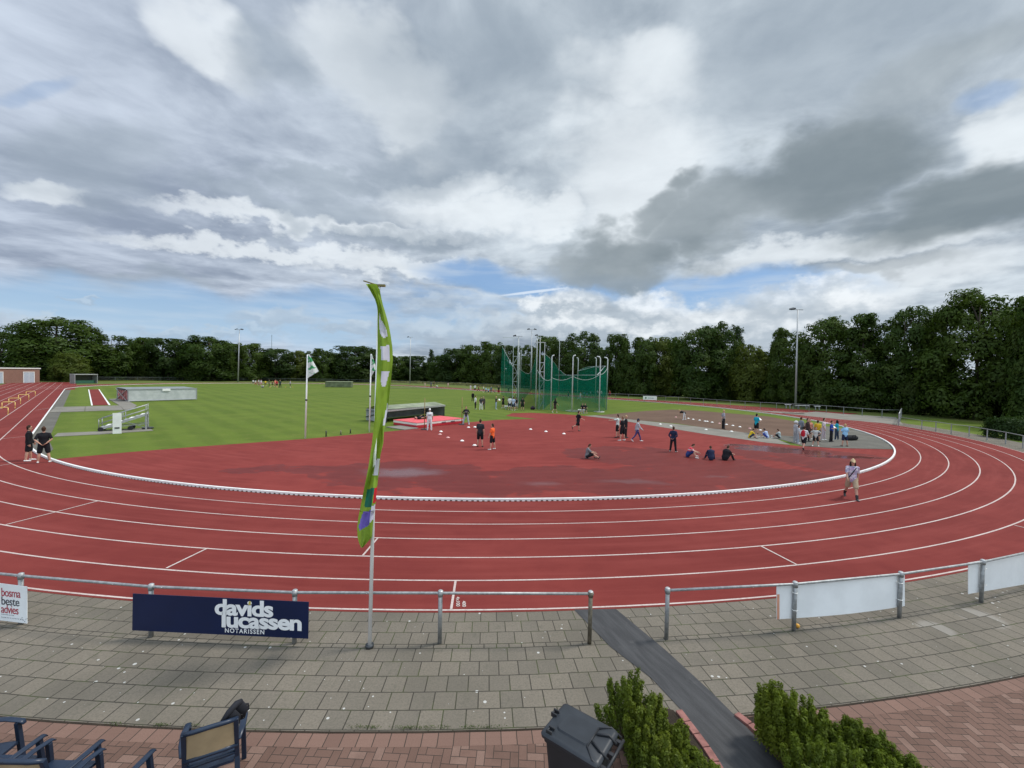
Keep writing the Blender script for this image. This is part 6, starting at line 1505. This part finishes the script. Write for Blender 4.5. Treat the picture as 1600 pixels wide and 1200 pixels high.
def crown(name, seed, kind, nleaf, mat, leaf=.024):
    """unit height tree; crown radius about .33"""
    rng = np.random.default_rng(seed)
    ncl = 120
    prof = {'round': lambda h: .34 * np.sqrt(np.clip(1 - ((h - .46) / .55) ** 2, 0, 1)) ** .75, 'cone': lambda h: .30 * np.clip((1.0 - h) / .9, 0, 1) ** .75 * np.clip(h / .12, .5, 1), 'layer': lambda h: .35 * np.clip(1.03 - h, 0, 1) ** .6 * (.86 + .16 * np.sin(h * 24 + seed)) * np.clip(h / .12, .6, 1), 'tall': lambda h: .30 * np.sqrt(np.clip(1 - ((h - .48) / .56) ** 2, 0, 1)) ** .65}[kind]
    lob = rng.uniform(.78, 1.16, 24); off = rng.uniform(0, 6.28)
    cl = []
    while len(cl) < ncl:
        h = rng.uniform(.03, .95); a = rng.uniform(0, 6.28); k = int((a + off) / 6.284 * 8) % 8 + 8 * min(2, int(h * 3))
        r = prof(h) * lob[k] * rng.uniform(.15, 1.0) ** .45
        if rng.uniform() > .25 + 2.2 * prof(h): continue
        cl.append((r * math.cos(a), r * math.sin(a), h, rng.uniform(.050, .112) * (1.15 - .40 * h)))
    for k in range(9): cl.append((rng.normal() * .07, rng.normal() * .07, rng.uniform(.88, .965), rng.uniform(.028, .05)))
    cl = np.array(cl)
    w = cl[:, 3] ** 2; idx = rng.choice(len(cl), nleaf, p=w / w.sum()); c = cl[idx]
    d = rng.normal(size=(nleaf, 3)); d /= np.linalg.norm(d, axis=1, keepdims=True)
    d[:, 2] = np.where(d[:, 2] < -.55, -d[:, 2], d[:, 2])
    rr = rng.uniform(.35, 1.0, nleaf) ** .4 * (1 + .15 * rng.normal(size=nleaf))
    vs = {'round': 1.25, 'cone': 1.0, 'layer': .75, 'tall': 1.2}[kind]
    cen = c[:, :3] + d * (c[:, 3] * rr)[:, None] * np.array([1.1, 1.1, vs])
    outw = c[:, :3] * np.array([1, 1, 0]) * 3.0
    nr = d * 1.2 + outw * .7 + rng.normal(size=(nleaf, 3)) * .30 + np.array([0, 0, .30]); nr /= np.linalg.norm(nr, axis=1, keepdims=True)
    cen[:, 2] = np.clip(cen[:, 2], .012, 1.0)
    me = leaves_mesh(name, cen, nr, rng.uniform(.6, 1.35, nleaf) * leaf, .62, mat, rng)
    b = MB(); rnd = random.Random(seed)
    b.tube([(0, 0, -.01), (.004, 0, .15), (.0, .006, .45), (0, 0, .9)], [.019, .014, .010, .003], 8)
    for k in range(9):
        q = cl[rnd.randrange(len(cl))]; z = max(.08, q[2] - .18); b.tube([(0, 0, z), (q[0] * .5, q[1] * .5, (z + q[2]) / 2 + .02), (q[0] * .92, q[1] * .92, q[2])], [.007, .005, .002], 5)
    return me, b.mesh('trunk', BARK, True)
VAR = {}
for nm, sd, kd, nl, mt, lf in (('ra', 11, 'round', 15000, LEAF, .020), ('rb', 12, 'round', 15000, LEAFD, .020), ('rc', 13, 'round', 15000, LEAF, .020), ('ta', 21, 'tall', 15000, LEAF, .020), ('tb', 22, 'tall', 15000, LEAFD, .020), ('ca', 31, 'cone', 12000, LEAFD, .019), ('la', 41, 'layer', 22000, LEAF, .0165), ('lb', 42, 'layer', 22000, LEAF, .0165), ('lc', 43, 'round', 24000, LEAF, .0160), ('ld', 44, 'tall', 24000, LEAF, .0160), ('ya', 51, 'round', 13000, LEAFY, .020), ('yb', 52, 'cone', 13000, LEAFY, .020)):
    VAR[nm] = crown('crown', sd, kd, nl, mt, lf)
rt = random.Random(7)
def tree(label, px, Y, top, w, var, name='tree', group=None, z0=0.0):
    d = ray(px, 600); X = d.x / d.y * Y; h = hz(X, Y, top) + .2; wid = w * Y / F
    t = thing(name, label, 'tree', (X, Y, z0), rt.uniform(0, 6.28), group); k = wid / .68
    t.scale = (k, k, h)
    link('crown', VAR[var][0], t); tr = link('trunk', VAR[var][1], t); return t
GA, GB, GC = 'tree row beyond the far end of the straight', 'tree row behind the far bend', 'tall trees along the back straight'
for a in (
 (2, 132, 521, 84, 'rb', 'dark tree rising behind the low brick building at the frame edge', GA),
 (48, 138, 524, 70, 'ra', 'dark tree between the brick building tree and the big domed tree', GA),
 (88, 128, 498, 130, 'lc', 'biggest domed tree at the far end of the straight, above the brick building', GA),
 (110, 118, 553, 52, 'ya', 'small lighter green tree in front of the biggest domed tree', GA),
 (150, 142, 548, 60, 'rb', 'low dark tree behind the glazed dugout', GA),
 (174, 140, 524, 72, 'ra', 'round topped tree just past the dugout', GA),
 (205, 150, 540, 54, 'rb', 'shorter dark tree in the dip after the round topped one', GA),
 (224, 150, 528.5, 56, 'ta', 'narrow tree above the near end of the metal mat cover', GA),
 (262, 150, 530, 64, 'rb', 'dark tree above the middle of the metal mat cover', GA),
 (296, 155, 536, 56, 'rc', 'tree above the far end of the metal mat cover', GA),
 (326, 152, 526, 88, 'lc', 'broad spreading tree standing before the first floodlight mast', GA),
 (358, 165, 538, 52, 'rb', 'dark tree right behind the first floodlight mast', GB),
 (390, 165, 537, 52, 'rc', 'round tree just past the first floodlight mast', GB),
 (412, 178, 550, 40, 'yb', 'yellowish pointed tree below the thin radio mast', GB),
 (430, 172, 546, 66, 'rb', 'wide dark tree above the distant group', GB),
 (464, 178, 549, 44, 'ya', 'yellowish tree beside the first small flag', GB),
 (484, 182, 550, 40, 'ra', 'tree directly behind the first small flag', GB),
 (503, 178, 546, 46, 'rc', 'tall narrow tree just past the first small flag', GB),
 (530, 190, 553, 44, 'ra', 'low tree above the green covered mats', GB),
 (555, 182, 542, 78, 'rb', 'broad domed tree between the two small flags', GB),
 (592, 190, 548, 56, 'rb', 'tree mostly hidden behind the tall banner', GB),
 (622, 215, 557, 50, 'ra', 'low distant tree just past the banner', GB),
 (648, 215, 557, 46, 'rb', 'low distant tree behind the thin floodlight mast', GB),
 (673, 220, 546, 24, 'ca', 'thin pointed conifer standing above its neighbours', GB),
 (690, 200, 555, 44, 'rc', 'tree just past the thin pointed conifer', GB),
 (712, 192, 546, 56, 'rb', 'rounded tree where the crowd on the far track begins', GB),
 (740, 190, 540, 62, 'ra', 'leafy tree above the middle of the far crowd', GB),
 (766, 182, 535.5, 56, 'rc', 'tallest leafy tree just before the cage gate arm', GB),
 (792, 165, 541, 48, 'rb', 'dark tree behind the cage gate arm', GB),
 (822, 150, 541, 46, 'ra', 'tree between the two lattice gates of the cage', GB),
 (854, 140, 527, 56, 'ta', 'upright tree behind the second lattice gate', GC),
 (880, 132, 534, 50, 'rb', 'dark tree behind the middle of the green net', GC),
 (912, 122, 521.5, 66, 'ra', 'rounded tree above the cage corner posts', GC),
 (938, 114, 548, 40, 'rb', 'low tree in the dip beside the cage corner', GC),
 (963, 110, 524, 50, 'ta', 'tree with a spiky top just outside the cage', GC),
 (985, 106, 534, 46, 'ra', 'tree behind the white board on the back fence', GC),
 (1006, 105, 529, 50, 'rc', 'light topped tree just past the white back fence board', GC),
 (1030, 106, 528, 50, 'ya', 'yellowish tree in the middle of the back straight', GC),
 (1052, 108, 528, 46, 'ya', 'second yellowish tree, leaning on the big dark dome', GC),
 (1090, 95, 512, 92, 'lc', 'huge dark domed tree over the back straight', GC),
 (1124, 94, 505, 58, 'ld', 'peaked tree joined to the huge dark dome', GC),
 (1149, 96, 509, 46, 'ca', 'spiky conifer topped tree beside the dark dome', GC),
 (1172, 88, 540, 54, 'ya', 'lower yellow green tree after the spiky conifer', GC),
 (1192, 90, 552, 44, 'rb', 'low dark tree filling the gap before the tall floodlight mast', GC),
 (1219, 84, 512, 58, 'la', 'airy layered tree just before the tall floodlight mast', GC),
 (1284, 76, 498, 92, 'lc', 'rounded airy tree just past the tall floodlight mast', GC),
 (1250, 80, 545, 60, 'ra', 'low bushy tree directly behind the tall floodlight mast', GC),
 (1346, 70, 489, 96, 'la', 'layered tree with a leaning top over the concrete apron', GC),
 (1410, 66, 480.5, 92, 'ld', 'tall domed tree above the fence corner', GC),
 (1458, 64, 492, 70, 'lb', 'slimmer layered tree between two tall domed ones', GC),
 (1526, 58, 456, 128, 'lc', 'tallest spreading tree over the side lawn', GC),
 (1600, 54, 464, 90, 'lb', 'dark tree cut by the frame beside the tallest one', GC),
 (1650, 46, 440, 120, 'lc', 'dark near tree at the frame edge over the trimmed shrub', GC),
): tree(a[5], a[0], a[1], a[2], a[3] * (.88 if a[0] < 800 else .95), a[4], group=a[6])
# thicket at the foot of the trees and the wood behind them
def thicket(name, path, depth, hlo, hhi, n, size, mat, seed, z0=.05):
    rng = np.random.default_rng(seed); P = np.array([(p.x, p.y) for p in path]); seg = np.linalg.norm(np.diff(P, axis=0), axis=1); cum = np.concatenate([[0], np.cumsum(seg)])
    s = rng.uniform(0, cum[-1], n); i = np.clip(np.searchsorted(cum, s) - 1, 0, len(seg) - 1); f = (s - cum[i]) / seg[i]; q = P[i] + (P[i + 1] - P[i]) * f[:, None]; rdir = q / np.linalg.norm(q, axis=1, keepdims=True)
    w = rng.uniform(0, 1, n); q = q + rdir * (w * depth)[:, None]
    top = hlo + (hhi - hlo) * (.5 + .30 * np.sin(s * .35 + 1.3 * np.sin(s * .11)) + .2 * np.sin(s * 1.1 + 2)); z = z0 + top * rng.uniform(0, 1, n) ** .7
    cen = np.column_stack([q, z]); nr = np.column_stack([-rdir, np.full(n, .4)]) + rng.normal(size=(n, 3)) * .6; nr /= np.linalg.norm(nr, axis=1, keepdims=True)
    o = link(name, leaves_mesh(name, cen, nr, rng.uniform(.6, 1.4, n) * size, .6, mat, rng)); tag(o, kind='stuff')
A1 = [at(1420, 652), at(1500, 652), at(1560, 657), at(1640, 668), at(1720, 690)]
far1 = [at_depth(x, 600, y) for x, y in ((945, 118), (1000, 112), (1050, 108), (1100, 98), (1150, 94), (1200, 88), (1250, 82), (1300, 76), (1350, 71), (1400, 68), (1450, 66), (1500, 62), (1560, 58), (1620, 52), (1700, 44))]
thicket('undergrowth', far1, 9, 1.6, 4.6, 26000, .34, LEAFD, 3)
thicket('woodland_backing', [p * 1.16 for p in far1], 6, 3.5, 8.5, 22000, .55, LEAFD, 4)
far2 = [at_depth(x, 600, y) for x, y in ((620, 222), (660, 222), (700, 205), (750, 196), (800, 172), (850, 148), (900, 130), (945, 118))]
thicket('undergrowth', far2, 10, 2, 6.5, 12000, .6, LEAFD, 5)
thicket('woodland_backing', [p * 1.12 for p in far2], 8, 5, 11, 9000, .9, LEAFD, 6)
far3 = [at_depth(x, 600, y) for x, y in ((-40, 136), (30, 138), (100, 140), (160, 150), (230, 160), (300, 165), (340, 168))]
thicket('undergrowth', far3, 9, 2, 5.5, 14000, .5, LEAFD, 7)
thicket('woodland_backing', [p * 1.1 for p in far3], 8, 4, 9, 9000, .8, LEAFD, 8)
far4 = [at_depth(x, 600, y) for x, y in ((345, 178), (420, 188), (500, 195), (560, 200), (620, 222))]
thicket('undergrowth', far4, 8, 1.0, 3.4, 4500, .5, LEAFD, 9)
thicket('woodland_backing', [p * 1.15 for p in far4], 8, 4, 9, 9000, .9, LEAFD, 10)
thicket('meadow_grass', [at(x, y) for x, y in ((70, 594.5), (140, 594), (230, 594), (330, 594.5), (430, 595), (520, 596), (620, 598.5), (700, 601), (800, 607))], 9, .45, 1.0, 9000, .30, leaf_mat('dry_meadow_grass', (.14, .15, .05), (.17, .16, .06), (.22, .19, .09)), 12, 0)

# ------------------------------------------------------------------ bushes near the viewer
BUSH = leaf_mat('glossy_shrub_leaves', (.070, .105, .009), (.110, .145, .012), (.215, .230, .026), .3, .45)
def bush(label, px, py, z, r, h, seed, name='shrub', cat='bush', n=14000, leaf=.0185, group='evergreen bushes beside the asphalt path', dx=0):
    """px,py: where the top shows; z its height"""
    p = at(px, py, z); rng = np.random.default_rng(seed); t = thing(name, label, cat, (p.x + dx, p.y, 0), 0, group)
    ns = 34; sp = []
    while len(sp) < ns:
        a = rng.uniform(0, 6.28); q = r * math.sqrt(rng.uniform(0, 1)); hh = h * (1 - .35 * (q / r) ** 2) * rng.uniform(.70, 1.06); sp.append((q * math.cos(a), q * math.sin(a), hh))
    sp = np.array(sp); i = rng.integers(0, ns, n); f = rng.uniform(.12, 1, n) ** .6; s = sp[i]
    base = s * np.array([.55, .55, 0]); ax = s * np.array([1, 1, 1.0]); cen = base + (ax - base) * f[:, None]
    rad_ = .072 * (1.15 - f * .75); d = rng.normal(size=(n, 3)); d[:, 2] *= .5; d /= np.linalg.norm(d, axis=1, keepdims=True); cen = cen + d * (rad_ * rng.uniform(.5, 1.2, n))[:, None]
    nr = d * .8 + np.array([0, 0, .7]) + rng.normal(size=(n, 3)) * .45; nr /= np.linalg.norm(nr, axis=1, keepdims=True)
    link('foliage', leaves_mesh('foliage', cen, nr, rng.uniform(.6, 1.25, n) * leaf, .58, BUSH, rng, 1.15), t)
    b = MB()
    for q in sp[:26]: b.tube([(q[0] * .15, q[1] * .15, 0), (q[0] * .6, q[1] * .6, q[2] * .4), (q[0], q[1], q[2] * .93)], [.011, .008, .003], 5)
    b.build('stem', M('shrub_twig', (.10, .075, .05), .9), t)
for i, a in enumerate(((985, 1052, .98, .42, 1.0, 'evergreen bush nearest the slab pavement, behind the wheelie bin'), (1010, 1105, .86, .28, .86, 'evergreen bush between the bin and the asphalt path, second from the pavement'), (1052, 1113, .82, .25, .84, 'low rounded evergreen bush touching the asphalt path edge'), (1045, 1160, .80, .36, .82, 'evergreen bush right behind the bin handle'), (1092, 1172, .74, .26, .76, 'small evergreen bush lowest along the asphalt path edge'), (1100, 1225, .72, .30, .72, 'evergreen bush at the frame bottom before the asphalt path'))):
    bush(a[5], a[0], a[1], a[2], a[3], a[4], 60 + i, group='evergreen bushes between the bin and the path')
for i, a in enumerate(((1206, 1056, .95, .24, .97, 'tallest bush of the longer hedge, at its pavement end'), (1232, 1082, .90, .28, .92, 'second bush of the longer hedge from the pavement'), (1264, 1096, .86, .26, .88, 'third bush of the longer hedge from the pavement'), (1296, 1106, .80, .24, .82, 'thin bush with pale showing stems on the terrace side of the hedge'), (1275, 1150, .82, .32, .84, 'dark bush of the longer hedge on the path side'), (1335, 1122, .78, .24, .80, 'spiky bush of the longer hedge beside the pink bricks'), (1325, 1172, .76, .34, .78, 'broad bush of the longer hedge in its lower half'), (1372, 1148, .70, .24, .74, 'upright bush of the longer hedge below the spiky one'), (1390, 1190, .66, .32, .70, 'broad low bush where the longer hedge leaves the frame'), (1436, 1196, .60, .26, .64, 'last low bush of the longer hedge at the frame bottom'))):
    bush(a[5], a[0], a[1], a[2], a[3], a[4], 80 + i, group='evergreen bushes of the longer hedge')
def clipped(label, px, Y, top, w):
    d = ray(px, 600); X = d.x / d.y * Y; h = hz(X, Y, top); r = w * Y / F / 2; rng = np.random.default_rng(4); n = 9000
    t = thing('shrub', label, 'bush', (X, Y, 0)); a = rng.normal(size=(n, 3)); a /= np.linalg.norm(a, axis=1, keepdims=True); q = np.sign(a) * np.abs(a) ** .7; a[:, 2] = np.abs(a[:, 2])
    sh = 1 + .06 * np.sin(a[:, 0] * 9) + .05 * np.sin(a[:, 1] * 11 + 2) + .08 * rng.normal(size=n); cen = np.column_stack([q[:, 0] * r * 1.1 * sh, q[:, 1] * r * 1.1 * sh, np.abs(q[:, 2]) * h * 1.05 * sh]); nr = a + rng.normal(size=(n, 3)) * .5; nr /= np.linalg.norm(nr, axis=1, keepdims=True)
    link('foliage', leaves_mesh('foliage', cen, nr, rng.uniform(.6, 1.3, n) * .11, .6, LEAFD, rng), t); b = MB()
    for k in range(7): b.tube([(0, 0, 0), (math.cos(k) * r * .5, math.sin(k) * r * .5, h * .8)], [.05, .02], 6)
    b.build('stem', BARK, t)
clipped('trimmed dark shrub on the side lawn at the frame edge', 1598, 37.5, 657, 60)
# weeds in the joint along the brick edge
rng = np.random.default_rng(5); n = 900
pxs = rng.choice([250, 560, 580, 630, 640, 665, 300, 690, 735, 770, 180, 900], n) + rng.normal(size=n) * 9
cen = np.array([tuple(at(x, 1138 + rng.normal() * 1.2 - abs(x - 640) * .012)) for x in pxs]); cen[:, 2] = rng.uniform(.003, .03, n); nr = rng.normal(size=(n, 3)) + np.array([0, 0, .6]); nr /= np.linalg.norm(nr, axis=1, keepdims=True)
tag(link('joint_weeds', leaves_mesh('joint_weeds', cen, nr, rng.uniform(.006, .016, n), .4, leaf_mat('weed_green', (.05, .09, .02), (.07, .10, .025), (.10, .12, .03)), rng)), kind='stuff')
